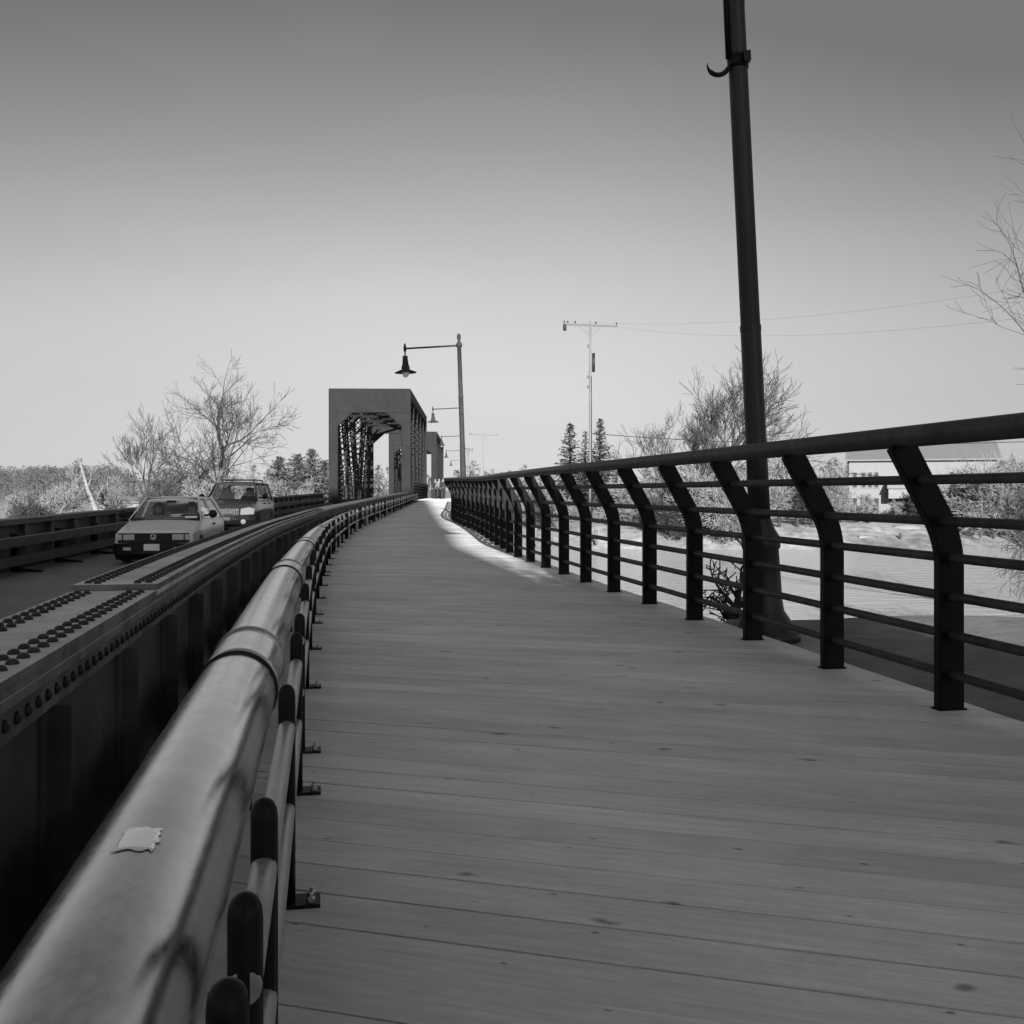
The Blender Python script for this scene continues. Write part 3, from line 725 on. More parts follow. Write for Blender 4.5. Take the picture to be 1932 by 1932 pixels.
def conifer(px, Y, ytop, zb, seed, label, width, mt='needle', name='spruce_tree', dens=1.0, group=None, loose=.15, shape=1.0):
    rnd = random.Random(seed); zb = ground_z(at(px, Y).x, Y) - .12; h = zat(ytop, Y) - zb
    root = empty(name, at(px, Y, zb)); tag(root, label, 'tree', group)
    mb = MB(); mb.tube([(0, 0, 0), (rnd.uniform(-.1, .1), 0, h * .6), (0, 0, h)], [.02 * h, .012 * h, .015], 6); mb.build('trunk', M['bark_dark'], root)
    mb = MB(); z = h * .1; a = 0
    while z < h * .985:
        f = 1 - z / h; rad = width * (f ** shape) * rnd.uniform(.72, 1.12) + .10
        for j in range(max(2, int(3 * dens))):
            a += 2.4 + rnd.uniform(-.5, .5); ln = rad * rnd.uniform(1 - loose * 2.5, 1 + loose); m = max(3, int(ln / .16)); dr = -.38 * f + .25 * (1 - f) + rnd.uniform(-.12, .12)
            tip = Vector((math.cos(a), math.sin(a), dr)); e0 = Vector((-math.sin(a), math.cos(a), 0))
            for i in range(m):
                t = (i + .5) / m; c = Vector((0, 0, z)) + tip * ln * t + Vector((0, 0, .10 * ln * t * t)); wd = (.10 + .30 * (1 - abs(2 * t - 1))) * (.35 + .3 * rad)
                for q in range(3):
                    sd = e0 * rnd.uniform(-1, 1) * wd; d = Vector((rnd.gauss(0, .4), rnd.gauss(0, .4), rnd.gauss(-.35, .35))) * .32 + tip * .18
                    n2 = Vector((rnd.gauss(0, 1), rnd.gauss(0, 1), rnd.gauss(0, 1))).normalized() * rnd.uniform(.05, .11)
                    b = c + sd * .5; mb.add([b - n2, b + d + sd * .4, b + n2], [(0, 1, 2)])
        z += h * rnd.uniform(.010, .022)
    mb.build('crown', M[mt], root, fixn=False); return root

# left bank
tree(440, 88, 662, -1.5, 11, 'tall bare tree with open crown behind the dark suv', .40, 6, lean=(-.03, 0), kids=(2, 3), spread=44, ratio=.76, len0=.30, up=.20, first=.30, rmin=.013, wob=.15)
tree(270, 92, 760, -1.5, 23, 'middle sized bare tree above the pale hatchback roof', .2, 6, kids=(2, 2), spread=36, ratio=.78, len0=.26, up=.28, rmin=.013)
tree(352, 96, 815, -1.5, 31, 'low broad bare tree between the two taller bare trees', .2, 5, kids=(2, 3), spread=48, ratio=.76, len0=.24, up=.1, rmin=.013)
def dead_trunk():
    Y = 84; b = at(200, Y, zat(1010, Y)); root = empty('dead_tree', b); tag(root, 'pale leaning dead trunk with few branches left of the cars', 'tree')
    q = lambda px, py, dy=0: at(px, Y + dy, zat(py, Y)) - b
    mb = MB(); mb.tube([q(200, 1012), q(190, 985), q(178, 955), q(165, 922), q(157, 893), q(150, 866)], [.30, .27, .22, .15, .09, .04], 9); mb.build('trunk', M['bark_pale'], root)
    rnd = random.Random(4)
    for px, py, tx, ty in ((178, 955, 150, 930), (178, 955, 196, 915), (165, 922, 172, 885), (186, 975, 152, 962), (157, 893, 146, 880), (162, 912, 142, 900)):
        mb = MB(); a = q(px, py); e = q(tx, ty, rnd.uniform(-1, 1)); m = a.lerp(e, .5) + Vector((rnd.uniform(-.2, .2), 0, rnd.uniform(-.1, .2)))
        mb.tube([a, m, e], [.07, .045, .015], 5)
        for k in range(4):
            p = a.lerp(e, rnd.uniform(.3, 1)); mb.tube([p, p + Vector((rnd.uniform(-.5, .5), rnd.uniform(-.3, .3), rnd.uniform(.2, .8)))], [.02, .008], 3)
        mb.build('branch', M['bark_pale'], root)
dead_trunk()
tree(138, 86, 872, -1.8, 8, 'thin pale leaning tree beside the dead trunk', .16, 5, 'bark_pale', 'twig_pale', lean=(-.35, 0), kids=(2, 3), spread=30, ratio=.72, len0=.3, up=.12, rmin=.014)
for i, (px, Y, yt, sd) in enumerate(((60, 80, 925, 41), (110, 82, 905, 42), (205, 90, 895, 43), (318, 84, 890, 44), (385, 86, 880, 45), (500, 84, 885, 46), (545, 88, 905, 47), (590, 86, 895, 48), (20, 84, 930, 49))):
    lab = ['low bare shrub above the girder at the far left', 'bare shrub under the thin leaning tree', 'bare shrub behind the pale leaning trunk', 'dense bare shrub behind the hatchback roof', 'dense bare shrub left of the suv', 'bare shrub right of the suv roof rack', 'low bare shrub under the pines', 'bare shrub against the truss portal', 'leftmost bare shrub above the far girder'][i]
    tree(px, Y, yt, -2.0, sd, lab, .09, 5, 'bark_pale' if i % 2 else 'bark', 'twig_pale' if i % 3 else 'twig', 'bare_shrub', 'shrub', kids=(3, 4), spread=44, ratio=.78, len0=.2, up=.1, first=.1, rmin=.012)
for i, (px, yt, w, lab) in enumerate(((528, 862, 2.6, 'bushy grey pine behind the dark suv'), (562, 856, 2.6, 'middle grey pine between suv and truss portal'), (588, 846, 2.2, 'tallest grey pine beside the truss portal'), (612, 868, 2.2, 'grey pine partly hidden by the truss portal'))):
    conifer(px, 118, yt, -1.5, 60 + i, lab, w, 'needle_pale', 'pine_tree', 1.9, loose=.35, shape=.6)
# far bank, right
conifer(1076, 118, 796, -1.6, 71, 'dark spruce left of the utility pole', 3.7)
conifer(1133, 116, 788, -1.6, 72, 'dark spruce right behind the utility pole', 3.9)
conifer(1104, 125, 812, -1.6, 75, 'thin pale spruce between the two dark spruces', 2.4, 'needle_pale', dens=.6)
tree(1338, 80, 660, -2.2, 102, 'forked bare tree behind the tall lamp post', .24, 5, 'bark', 'twig', lean=(-.05, 0), kids=(2, 3), spread=31, ratio=.74, len0=.28, up=.2, wob=.22, rmin=.013)
tree(1300, 82, 722, -2.2, 104, 'taller loose bare tree close to the forked tree', .15, 6, 'bark', 'twig', kids=(2, 3), spread=30, ratio=.74, len0=.25, up=.3, rmin=.010)
tree(1262, 83, 755, -2.2, 109, 'low loose bare tree left of the forked tree', .12, 5, 'bark', 'twig', kids=(2, 3), spread=36, ratio=.76, len0=.25, up=.25, rmin=.012)
tree(1470, 80, 765, -2.4, 106, 'bare tree spreading right of the tall lamp post', .12, 5, 'bark', 'twig', kids=(2, 2), spread=46, ratio=.78, len0=.25, up=.1, rmin=.010)
tree(2350, 27, 180, -1.6, 133, 'large bare tree reaching in from the right edge', .22, 6, 'bark', 'twig', kids=(2, 2), spread=40, ratio=.75, len0=.27, up=.16, wob=.2, rmin=.006)
tree(2050, 24, 815, -2.8, 135, 'drooping bare shrub over the water at the right edge', .07, 6, 'bark', 'twig', 'bare_shrub', 'shrub', kids=(2, 3), spread=50, ratio=.78, len0=.2, up=.05, droop=.10, first=.1, rmin=.0035)
tree(1378, 12.8, 1040, -1.0, 137, 'gnarled dark shrub on the bank behind the lamp post foot', .07, 4, 'bark_dark', 'bark_dark', 'bare_shrub', 'shrub', kids=(2, 3), spread=50, ratio=.74, len0=.25, up=.05, droop=.06, wob=.2, first=.1, rmin=.006)
sh = [(1010, 80, 925), (1050, 84, 915), (1165, 82, 905), (1215, 80, 900), (1265, 78, 890), (1330, 78, 880), (1400, 76, 895), (1455, 78, 880), (1505, 80, 890), (1560, 84, 880), (1640, 82, 930), (1700, 84, 940), (1760, 82, 905), (1820, 80, 870), (1875, 78, 850), (1930, 76, 845), (1980, 76, 850)]
slab = ['beside the white posts', 'under the left spruce', 'right of the utility pole', 'left of the low loose tree', 'below the low loose tree', 'below the forked tree', 'directly behind the tall lamp post', 'right of the tall lamp post foot', 'left of the white house', 'at the left corner of the white house', 'in front of the white house left half', 'in front of the white house porch', 'in front of the white house right half', 'at the right corner of the white house', 'right of the white house', 'near the right edge behind the drooping shrub', 'at the very right edge']
for i, (px, Y, yt) in enumerate(sh):
    tree(px, Y, yt, -2.6, 200 + i, 'pale bare shrub on the far bank ' + slab[i], .09, 5, 'bark', 'twig_pale' if i % 4 else 'twig', 'bare_shrub', 'shrub', kids=(3, 5), spread=46, ratio=.78, len0=.2, up=.1, first=.1, rmin=.012)

# far wood along the horizon: one mass nobody could count
def far_wood():
    rnd = random.Random(77); mb = MB()
    def clump(x, y, z, h, w):
        mb.tube([(x, y, z), (x + rnd.uniform(-.5, .5), y, z + h * .8)], [.18, .05], 3, 0, False)
        for k in range(150):
            a = rnd.uniform(0, 6.283); q = rnd.random() ** .5; zz = rnd.uniform(.12, 1); rr = w * q * math.sin(math.pi * min(1, zz * .85 + .12)) 
            c = Vector((x + rr * math.cos(a), y + rr * math.sin(a), z + h * zz)); s = rnd.uniform(.2, .75)
            d = Vector((rnd.gauss(0, 1), rnd.gauss(0, 1), rnd.gauss(0, 1))).normalized() * s; e = Vector((rnd.gauss(0, 1), rnd.gauss(0, 1), rnd.gauss(0, 1))).normalized() * s * .5
            mb.add([c - d, c + e, c + d * 1.2], [(0, 1, 2)])
    for i in range(330):
        px = rnd.uniform(-420, 2500); Y = rnd.uniform(190, 330)
        ytop = 893 if px < 900 else 893 if px < 1250 else 872
        ytop += rnd.gauss(0, 9)
        p = at(px, Y); zb = -1; h = zat(ytop, Y) - zb
        clump(p.x, Y, zb, max(3, h), rnd.uniform(1.8, 3.6))
    tag(mb.build('far_wood', M['wood_far'], fixn=False), 'grey far wood along the horizon behind the river banks', 'wood', kind='stuff')
    mb = MB()
    for i in range(420):
        px = rnd.uniform(-500, 230); Y = rnd.uniform(420, 560); t = (Y - 420) / 140
        p = at(px, Y); zb = hill(p.x, Y) ; h = rnd.uniform(5, 8)
        clump(p.x, Y, zb, h, rnd.uniform(4, 6.5))
    tag(mb.build('hill_wood', M['wood_far'], fixn=False), 'wooded slope on the hill at the far left', 'wood', kind='stuff')
far_wood()

# unseen bare trees added behind the camera to break up the edge of the shade
for i, (x, y, h, sd) in enumerate(((2.1, -10, 9.6, 301), (2.8, -12.5, 9.8, 302))):
    r_ = empty('bare_tree', (x, y, -1)); tag(r_, ['bare tree just behind the photographer beside the walkway', 'bare tree farther behind the photographer near the mill'][i], 'tree')
    a_, b_ = grow(random.Random(sd), h, .16, 5, kids=(3, 4), spread=42, ratio=.76, len0=.26, up=.2, rmin=.014); a_.build('trunk', M['bark'], r_, fixn=False); b_.build('crown', M['twig'], r_, fixn=False)

# ------------------------------------------------------------------ ground, water
def ground():
    xs = [-3000, -1500, -800] + [-560 + 20 * i for i in range(24)] + [-80 + 4 * i for i in range(18)] + [-8 + 1 * i for i in range(10)] + [2 + .5 * i for i in range(30)] + [17 + 3 * i for i in range(22)] + [90, 120, 180, 300, 600, 1500, 3000]
    ys = [-3000, -600, -200, -80, -40, -20, -10] + [-5 + .5 * i for i in range(54)] + [22.5, 24, 27, 30, 36, 39.9, 40.1, 50, 60] + [66 + 1.5 * i for i in range(18)] + [95, 105, 115, 130, 150, 180, 220, 260, 300, 340, 380, 400, 420, 440, 460, 490, 520, 560, 600, 800, 1200, 2000, 3500]
    nx = len(xs)
    for nm, m, yy in (('ground', 'soil', [y for y in ys if y < 40]), ('far_bank', 'lawn', [39.9] + [y for y in ys if y > 40])):
        mb = MB()
        mb.add([(x, y, ground_z(x, y) if y != 39.9 or nm == 'ground' else -4.2) for y in yy for x in xs], [(j * nx + i, j * nx + i + 1, (j + 1) * nx + i + 1, (j + 1) * nx + i) for j in range(len(yy) - 1) for i in range(nx - 1)], 0, True)
        tag(mb.build(nm, M[m]), kind='structure')
    w = MB(); w.add([(-1500, 9, -3), (1500, 9, -3), (1500, 90, -3), (-1500, 90, -3)], [(0, 1, 2, 3)]); tag(w.build('river_water', M['water']), kind='structure')
ground()

# ------------------------------------------------------------------ houses
def house(px0, px1, Y, ye, yb, yr, depth, label, wins, name='house', wall='white', rot=0.0):
    a = at(px0, Y); b = at(px1, Y); zb = zat(yb, Y) - .4; ze = zat(ye, Y); zr = zat(yr, Y); W = b.x - a.x
    root = empty(name, (a.x, Y, zb), rot); tag(root, label, 'house')
    he = ze - zb; hr = zr - zb
    mb = MB(); mb.box((0, 0, 0), (W, depth, he)); mb.prism([(0.02, 0, he), (0.02, depth, he), (0.02, depth / 2, hr - .1)], (W - .04, 0, 0)); mb.build('wall', M[wall], root)
    mb = MB(); o = .35
    for s in (0, 1):
        e = -o if s == 0 else depth + o
        k = (hr - he) / (depth / 2)
        mb.prism([(-.3, e, he - o * k + .02), (-.3, depth / 2, hr + .02), (-.3, depth / 2, hr + .16), (-.3, e, he - o * k + .16)], (W + .6, 0, 0))
    rf = mb.build('roof', M['roof'], root)
    for fx, z0, w, h in wins:
        x = fx * W; mb = MB()
        for p, q in (((x - w / 2 - .08, -.05, z0 - .08), (x - w / 2, .02, z0 + h + .08)), ((x + w / 2, -.05, z0 - .08), (x + w / 2 + .08, .02, z0 + h + .08)), ((x - w / 2, -.05, z0 - .08), (x + w / 2, .02, z0)), ((x - w / 2, -.05, z0 + h), (x + w / 2, .02, z0 + h + .08)), ((x - w / 2, -.04, z0 + h / 2 - .03), (x + w / 2, .02, z0 + h / 2 + .03))): mb.box(p, q)
        wf = mb.build('window', M['white'], root)
        mb = MB(); mb.box((x - w / 2, -.012, z0), (x + w / 2, -.006, z0 + h)); mb.build('pane', M['glass_dark'], wf)
    return root, W, he
wins = [(f, 3.3, .3, 1.25) for f in (.04, .10, .145, .19, .70, .76, .93)] + [(f, .9, .36, 1.5) for f in (.04, .10, .19, .5, .58, .76)]
hs, W, he = house(1602, 1858, 88, 868, 985, 836, 8, 'long white two storey house with dark roof across the river', wins, rot=R(-19))
for f in (.36, .82):      # pale projecting bays with sloping roofs
    mb = MB(); x = f * W; mb.prism([(x - 1.0, -1.3, 2.4), (x + 1.0, -1.3, 2.4), (x + 1.0, -.01, 2.4), (x - 1.0, -.01, 2.4)], (0, 0, .8)); mb.prism([(x - 1.1, -1.45, 3.2), (x - 1.1, 0, 3.2), (x - 1.1, 0, 4.2)], (2.2, 0, 0)); mb.build('porch_canopy', M['concrete'], hs)
mb = MB(); mb.box((W * .42, -.9, .5), (W * .62, -.02, 2.3)); mb.build('bay', M['concrete'], hs)
mb = MB()
for i in range(24): mb.box((W * (.05 + .04 * i), -3.0, .0), (W * (.05 + .04 * i) + .07, -2.93, .85))
mb.box((W * .04, -3.04, .85), (W, -2.9, .93)); mb.build('porch_rail', M['white'], hs)
house(188, 262, 118, 948, 985, 940, 6, 'long low white building behind the pale leaning trunk', [(.2, 1, .8, .9), (.5, 1, .8, .9), (.8, 1, .8, .9)])
house(36, 70, 120, 966, 990, 957, 5, 'tiny white roofed house at the far left above the girder', [(.3, .7, .7, .8), (.7, .7, .7, .8)])
house(518, 552, 112, 942, 975, 929, 6, 'small white gabled house right of the suv', [(.5, .9, .8, .9)])
house(1170, 1235, 135, 935, 975, 918, 7, 'pale house far behind the shrubs right of the utility pole', [(.3, 1, .8, 1), (.7, 1, .8, 1)])
# low white boathouse-like shelter and sloping wall on the lawn
def bank_things():
    a = at(1680, 80); z0 = -2.15
    root = empty('covered_boat', (a.x, 80, z0)); tag(root, 'white covered boat lying on the lawn below the white house', 'boat')
    rings = []
    for i in range(9):
        t = i / 8; x = 2.5 * t; w = .55 * (math.sin(math.pi * (.12 + .8 * t)) ** .5); h = .75 * (math.sin(math.pi * (.15 + .75 * t)) ** .35)
        rings.append([(x, -w, 0), (x, -w * .95, h * .6), (x, -w * .5, h), (x, w * .5, h), (x, w * .95, h * .6), (x, w, 0)])
    mb = MB(); mb.strip(rings, True, True, 0, True); mb.build('hull', M['white'], root)
    mb = MB(); mb.bar((-.1, -.6, .03), (2.6, -.6, .03), .08, .08); mb.bar((-.1, .6, .03), (2.6, .6, .03), .08, .08); mb.build('cradle', M['trim'], root)
    b = at(1620, 77.5); root = empty('river_wall', (b.x, 77.5, -2.9)); tag(root, 'low curved stone wall at the water edge below the house', 'wall')
    mb = MB(); mb.strip([[(x, .5 * math.sin(x * .5) - .2, 0), (x, .5 * math.sin(x * .5) + .25, 0), (x, .5 * math.sin(x * .5) + .25, .5 + .25 * math.cos(x * .55)), (x, .5 * math.sin(x * .5) - .15, .5 + .25 * math.cos(x * .55))] for x in [i * .5 for i in range(14)]], True, True); mb.build('stonework', M['concrete'], root)
    mb = MB(); mb.box((2.9, -.35, -.6), (3.05, -.2, 1.0)); mb.build('mooring_post', M['pole'], root)
    for i, (px, yb) in enumerate(((1011, 993), (1041, 995), (1125, 992))):
        c = at(px, 76.5); mb = MB(); mb.lathe([(.11, 0), (.11, 1.0), (.14, 1.02), (.14, 1.1), (0, 1.16)], 10, (0, 0, 0))
        o = mb.build('bank_post', M['white']); o.location = (c.x, 76.5, -2.6)
        tag(o, ['short white post on the far bank, leftmost of three', 'short white post on the far bank, middle of three', 'short white post on the far bank below the utility pole'][i], 'post')
bank_things()

# ------------------------------------------------------------------ people
def skinned(name, V, E, Rd, parent, m, sub=2):
    me = bpy.data.meshes.new(name + '_skin'); me.from_pydata(V, E, []); o = bpy.data.objects.new(name + '_tmp', me); COL.objects.link(o)
    o.modifiers.new('skin', 'SKIN'); o.modifiers.new('sub', 'SUBSURF').levels = sub; o.modifiers['sub'].render_levels = sub
    sv = me.skin_vertices[0].data
    for i, r in enumerate(Rd): sv[i].radius = (r, r) if not isinstance(r, tuple) else r
    sv[0].use_root = True
    dg = bpy.context.evaluated_depsgraph_get(); dg.update()
    m2 = bpy.data.meshes.new_from_object(o.evaluated_get(dg)); bpy.data.objects.remove(o)
    m2.materials.clear(); m2.materials.append(m); m2.name = name
    for p in m2.polygons: p.use_smooth = True
    q = bpy.data.objects.new(name, m2); COL.objects.link(q)
    if parent: q.parent = parent
    return q
def head_bits(root, c, fwd, hair_mat, hair_long):
    mb = MB(); f = Vector(fwd); s = f.cross(Vector((0, 0, 1)))
    c = Vector(c)
    pr = [(.0, .125), (.06, .115), (.095, .07), (.108, .02), (.108, -.03)] + ([(.115, -.10), (.12, -.18), (.09, -.22)] if hair_long else [(.095, -.06)])
    n = 14; rings = []
    for r, z in pr:
        ring = []
        for j in range(n):
            a = 2 * math.pi * j / n; d = s * math.cos(a) + f * math.sin(a)
            k = r if (math.sin(a) < .35 or z > .05) else r * .55
            ring.append(c + d * k * (1 if math.sin(a) < .5 else .92) - f * .012 + Vector((0, 0, z)))
        rings.append(ring)
    mb.strip(rings, True, True, 0, True); mb.build('hair', hair_mat, root)
def walker(px, Y, z, label, facing, top, bottom, stride=.16, bag=False, skin=None):
    root = empty('person', at(px, Y, z), facing); tag(root, label, 'person', None)
    V = [(0, 0, .92), (0, 0, 1.18), (0, 0, 1.40), (0, -.01, 1.50), (0, -.02, 1.58), (0, -.025, 1.68), (-.19, 0, 1.38), (-.25, .03, 1.10), (-.24, -.06, .88), (.19, 0, 1.38), (.25, .02, 1.10), (.24, -.10, .90),
         (-.10, 0, .86), (-.11, -stride * .6, .48), (-.11, -stride, .07), (-.11, -stride - .14, .035), (.10, 0, .86), (.11, stride * .4, .48), (.11, stride + .05, .08), (.11, stride - .09, .03), (-.23, -.10, .80), (.23, -.15, .82)]
    E = [(0, 1), (1, 2), (2, 3), (3, 4), (4, 5), (2, 6), (6, 7), (7, 8), (2, 9), (9, 10), (10, 11), (0, 12), (12, 13), (13, 14), (14, 15), (0, 16), (16, 17), (17, 18), (18, 19), (8, 20), (11, 21)]
    Rd = [.11, .105, .10, .055, .085, .08, .07, .05, .036, .07, .05, .036, .10, .07, .045, .035, .10, .07, .045, .035, .03, .03]
    skinned('body', V, E, Rd, root, M['skin'])
    # clothes follow the body as their own shells
    skinned('coat', [V[i] for i in (0, 1, 2, 6, 7, 8, 9, 10, 11)], [(0, 1), (1, 2), (2, 3), (3, 4), (4, 5), (2, 6), (6, 7), (7, 8)], [.20, .195, .20, .10, .075, .055, .10, .075, .055], root, top)
    skinned('trousers', [V[i] for i in (0, 12, 13, 14, 15, 16, 17, 18, 19)], [(0, 1), (1, 2), (2, 3), (3, 4), (0, 5), (5, 6), (6, 7), (7, 8)], [.175, .13, .10, .08, .06, .13, .10, .08, .06], root, bottom)
    head_bits(root, (0, -.02, 1.63), (0, -1, 0), M['hair'], False)
    return root
walker(836.0, 85, .55, 'distant person in dark coat, tallest of the walkers by the railing end', 0.1, M['cloth_dark'], M['cloth_dark'])
walker(828.5, 87, .55, 'distant person in pale jacket walking on the boardwalk by the truss railing', -.2, M['cloth_pale'], M['cloth_dark'], .2)
walker(821.5, 89, .55, 'distant person in dark clothes nearest the truss railing', .2, M['cloth_dark'], M['cloth_dark'], .1)

def seated(parent_loc, rz, label, long_hair, cloth):
    root = empty('person', parent_loc, rz); tag(root, label, 'person')
    V = [(0, .0, .10), (0, .06, .32), (0, .08, .52), (0, .06, .62), (0, .03, .70), (0, .015, .79), (-.19, .06, .50), (-.27, -.06, .30), (-.17, -.34, .36), (.19, .06, .50), (.27, -.06, .30), (.17, -.34, .36), (-.11, -.05, .08), (-.13, -.45, .14), (-.13, -.60, -.25), (.11, -.05, .08), (.13, -.45, .14), (.13, -.60, -.25)]
    E = [(0, 1), (1, 2), (2, 3), (3, 4), (4, 5), (2, 6), (6, 7), (7, 8), (2, 9), (9, 10), (10, 11), (0, 12), (12, 13), (13, 14), (0, 15), (15, 16), (16, 17)]
    skinned('body', V, E, [.11, .11, .10, .055, .09, .08, .06, .045, .04, .06, .045, .04, .1, .075, .05, .1, .075, .05], root, M['skin'])
    skinned('shirt', [V[i] for i in (0, 1, 2, 6, 7, 9, 10)], [(0, 1), (1, 2), (2, 3), (3, 4), (2, 5), (5, 6)], [.20, .20, .20, .10, .075, .10, .075], root, cloth)
    mb = MB()
    for s in (-1, 1): mb.lathe([(.012, -.01), (.012, .0), (0, .004)], 8, (s * .034, -.062, .755), 0, True, (0, -1, 0))
    mb.build('eyes', M['hair'], root)
    mb = MB(); mb.prism([(-.014, -.062, .70), (.014, -.062, .70), (0, -.066, .75)], (0, -.022, 0)); mb.build('nose', M['skin'], root)
    head_bits(root, (0, .03, .74), (0, -1, 0), M['hair'], long_hair)
    return root

# ------------------------------------------------------------------ vehicles (local: front towards -y, ground at z=0)
def vehicle(kind, loc, rz, label):
    hb = kind == 'hatch'
    root = empty('car' if hb else 'suv', loc, rz); tag(root, label, 'car' if hb else 'suv')
    paint = M['carpaint'] if hb else M['suvpaint']
    if hb:
        #        y     half   top   bottom
        st = [(-1.98, .70, .60, .36), (-1.93, .77, .66, .24), (-1.6, .80, .72, .22), (-1.0, .815, .83, .20), (-.8, .815, .88, .20), (0, .82, .90, .20), (1.2, .815, .91, .20), (1.7, .79, .92, .24), (1.93, .75, .88, .30), (1.98, .70, .70, .36)]
        wsb, wst, rb, rt = (-.92, .86), (-.22, 1.30), (1.75, .92), (1.30, 1.30); hwb, hwt, roof_z = .73, .57, 1.345; wr, wy = .285, (-1.25, 1.22)
        bp = (.30,)
    else:
        st = [(-2.33, .74, .80, .45), (-2.28, .84, .93, .36), (-2.0, .88, .98, .33), (-1.3, .89, 1.04, .32), (-1.05, .89, 1.07, .32), (0, .89, 1.08, .32), (1.6, .89, 1.08, .32), (2.2, .88, 1.08, .36), (2.32, .84, 1.04, .42), (2.36, .80, .8, .46)]
        wsb, wst, rb, rt = (-1.18, 1.06), (-.55, 1.58), (2.25, 1.08), (2.05, 1.60); hwb, hwt, roof_z = .80, .64, 1.66; wr, wy = .37, (-1.45, 1.42)
        bp = (-.05, 1.05)
    rings = []
    for y, w, t, b in st:
        m = b + (t - b) * .45; sh = t - (t - b) * .16
        rings.append([(-w * .90, y, b), (-w * .985, y, b + .08), (-w, y, m), (-w * .985, y, sh), (-w * .90, y, t - .012), (-w * .5, y, t + .012), (0, y, t + .018), (w * .5, y, t + .012), (w * .90, y, t - .012), (w * .985, y, sh), (w, y, m), (w * .985, y, b + .08), (w * .90, y, b)])
    mb = MB(); mb.strip(rings, True, True, 0, True); body = mb.build('body', paint, root)
    body.modifiers.new('es', 'EDGE_SPLIT').split_angle = R(38)
    # roof
    mb = MB(); rr = []
    for y, w, z in ((wst[0] - .03, hwt - .02, roof_z - .05), (wst[0] + .12, hwt + .015, roof_z - .012), ((wst[0] + rt[0]) / 2, hwt + .03, roof_z), (rt[0] - .15, hwt + .015, roof_z - .01), (rt[0] + .03, hwt - .01, roof_z - .05)):
        rr.append([(-w, y, z - .055), (-w * .96, y, z - .012), (-w * .6, y, z + .008), (0, y, z + .014), (w * .6, y, z + .008), (w * .96, y, z - .012), (w, y, z - .055)])
    mb.strip(rr, True, True, 0, True); rf = mb.build('roof', paint, root)
    # pillars
    for s in (-1, 1):
        mb = MB(); mb.bar((s * hwb, wsb[0], wsb[1] - .02), (s * (hwt - .01), wst[0], wst[1] + .01), .05, .06, (0, -1, .6)); mb.build('pillar', paint, root)
        mb = MB(); mb.bar((s * (hwb + .02), rb[0] - .12, rb[1] - .03), (s * (hwt - .01), rt[0] - .02, rt[1] + .01), .05, .20 if hb else .16, (0, 1, 0)); mb.build('pillar', paint, root)
        for b in bp: mb = MB(); mb.bar((s * (hwb + .045), b, wsb[1] + .0), (s * (hwt + .015), b + .05, wst[1] + .02), .04, .09, (0, 1, 0)); mb.build('pillar', paint, root)
    def pane(nm, pts, th, m=M['glass']):
        mb = MB(); pts = [Vector(p) for p in pts]; n = (pts[1] - pts[0]).cross(pts[2] - pts[0]).normalized()
        mb.prism(pts, n * th); return mb.build(nm, m, root)
    e = .025
    ws = pane('windscreen', [(-hwb + e, wsb[0], wsb[1]), (hwb - e, wsb[0], wsb[1]), (hwt - e - .01, wst[0], wst[1]), (-hwt + e + .01, wst[0], wst[1])], .006)
    mb = MB()
    for a, b in (((-hwb + .01, wsb[0] - .012, wsb[1]), (hwb - .01, wsb[0] - .012, wsb[1])), ((-hwt + .01, wst[0] - .012, wst[1]), (hwt - .01, wst[0] - .012, wst[1])), ((-hwb + .02, wsb[0] - .008, wsb[1]), (-hwt + .02, wst[0] - .008, wst[1])), ((hwb - .02, wsb[0] - .008, wsb[1]), (hwt - .02, wst[0] - .008, wst[1]))): mb.bar(a, b, .025, .03)
    mb.build('seal', M['trim'], ws)
    pane('rear_window', [(-hwb + .1, rb[0], rb[1]), (hwb - .1, rb[0], rb[1]), (hwt - .06, rt[0], rt[1]), (-hwt + .06, rt[0], rt[1])], -.006)
    for s in (-1, 1):
        seg = [wsb[0]] + list(bp) + [rb[0] - .2]; top = [wst[0]] + [b + .05 for b in bp] + [rt[0] - .1]
        for i in range(len(seg) - 1):
            a0, a1, c0, c1 = seg[i] + (.12 if i == 0 else .05), seg[i + 1] - .05, top[i] + (.06 if i == 0 else .05), top[i + 1] - .05
            o = .02
            pane('side_window', [(s * (hwb + o), a0, wsb[1] + .03), (s * (hwb + o), a1, wsb[1] + .03), (s * (hwt + .0), c1, wst[1] - .02), (s * (hwt + .0), c0, wst[1] - .02)], .005 * s)
        for k, yy in enumerate([bp[0] - .12] + ([bp[1] - .12] if len(bp) > 1 else [])):
            w = st[5][1]; mb = MB(); mb.box((min(s * w * .985, s * (w + .02)), yy - .08, wsb[1] - .13), (max(s * w * .985, s * (w + .02)), yy + .06, wsb[1] - .09)); mb.build('door_handle', M['trim'], root)
        mb = MB(); my = wsb[0] + .30; x0 = hwb + .02
        mb.bar((s * x0, my, wsb[1] + .08), (s * (x0 + .12), my - .03, wsb[1] + .10), .05, .04); mb.lathe([(0, -.05), (.05, -.045), (.085, -.02), (.09, .02), (.06, .035), (0, .036)], 12, (s * (x0 + .19), my - .04, wsb[1] + .12), 0, True, (0, 1, .05)); mb.build('mirror', M['trim'], root)
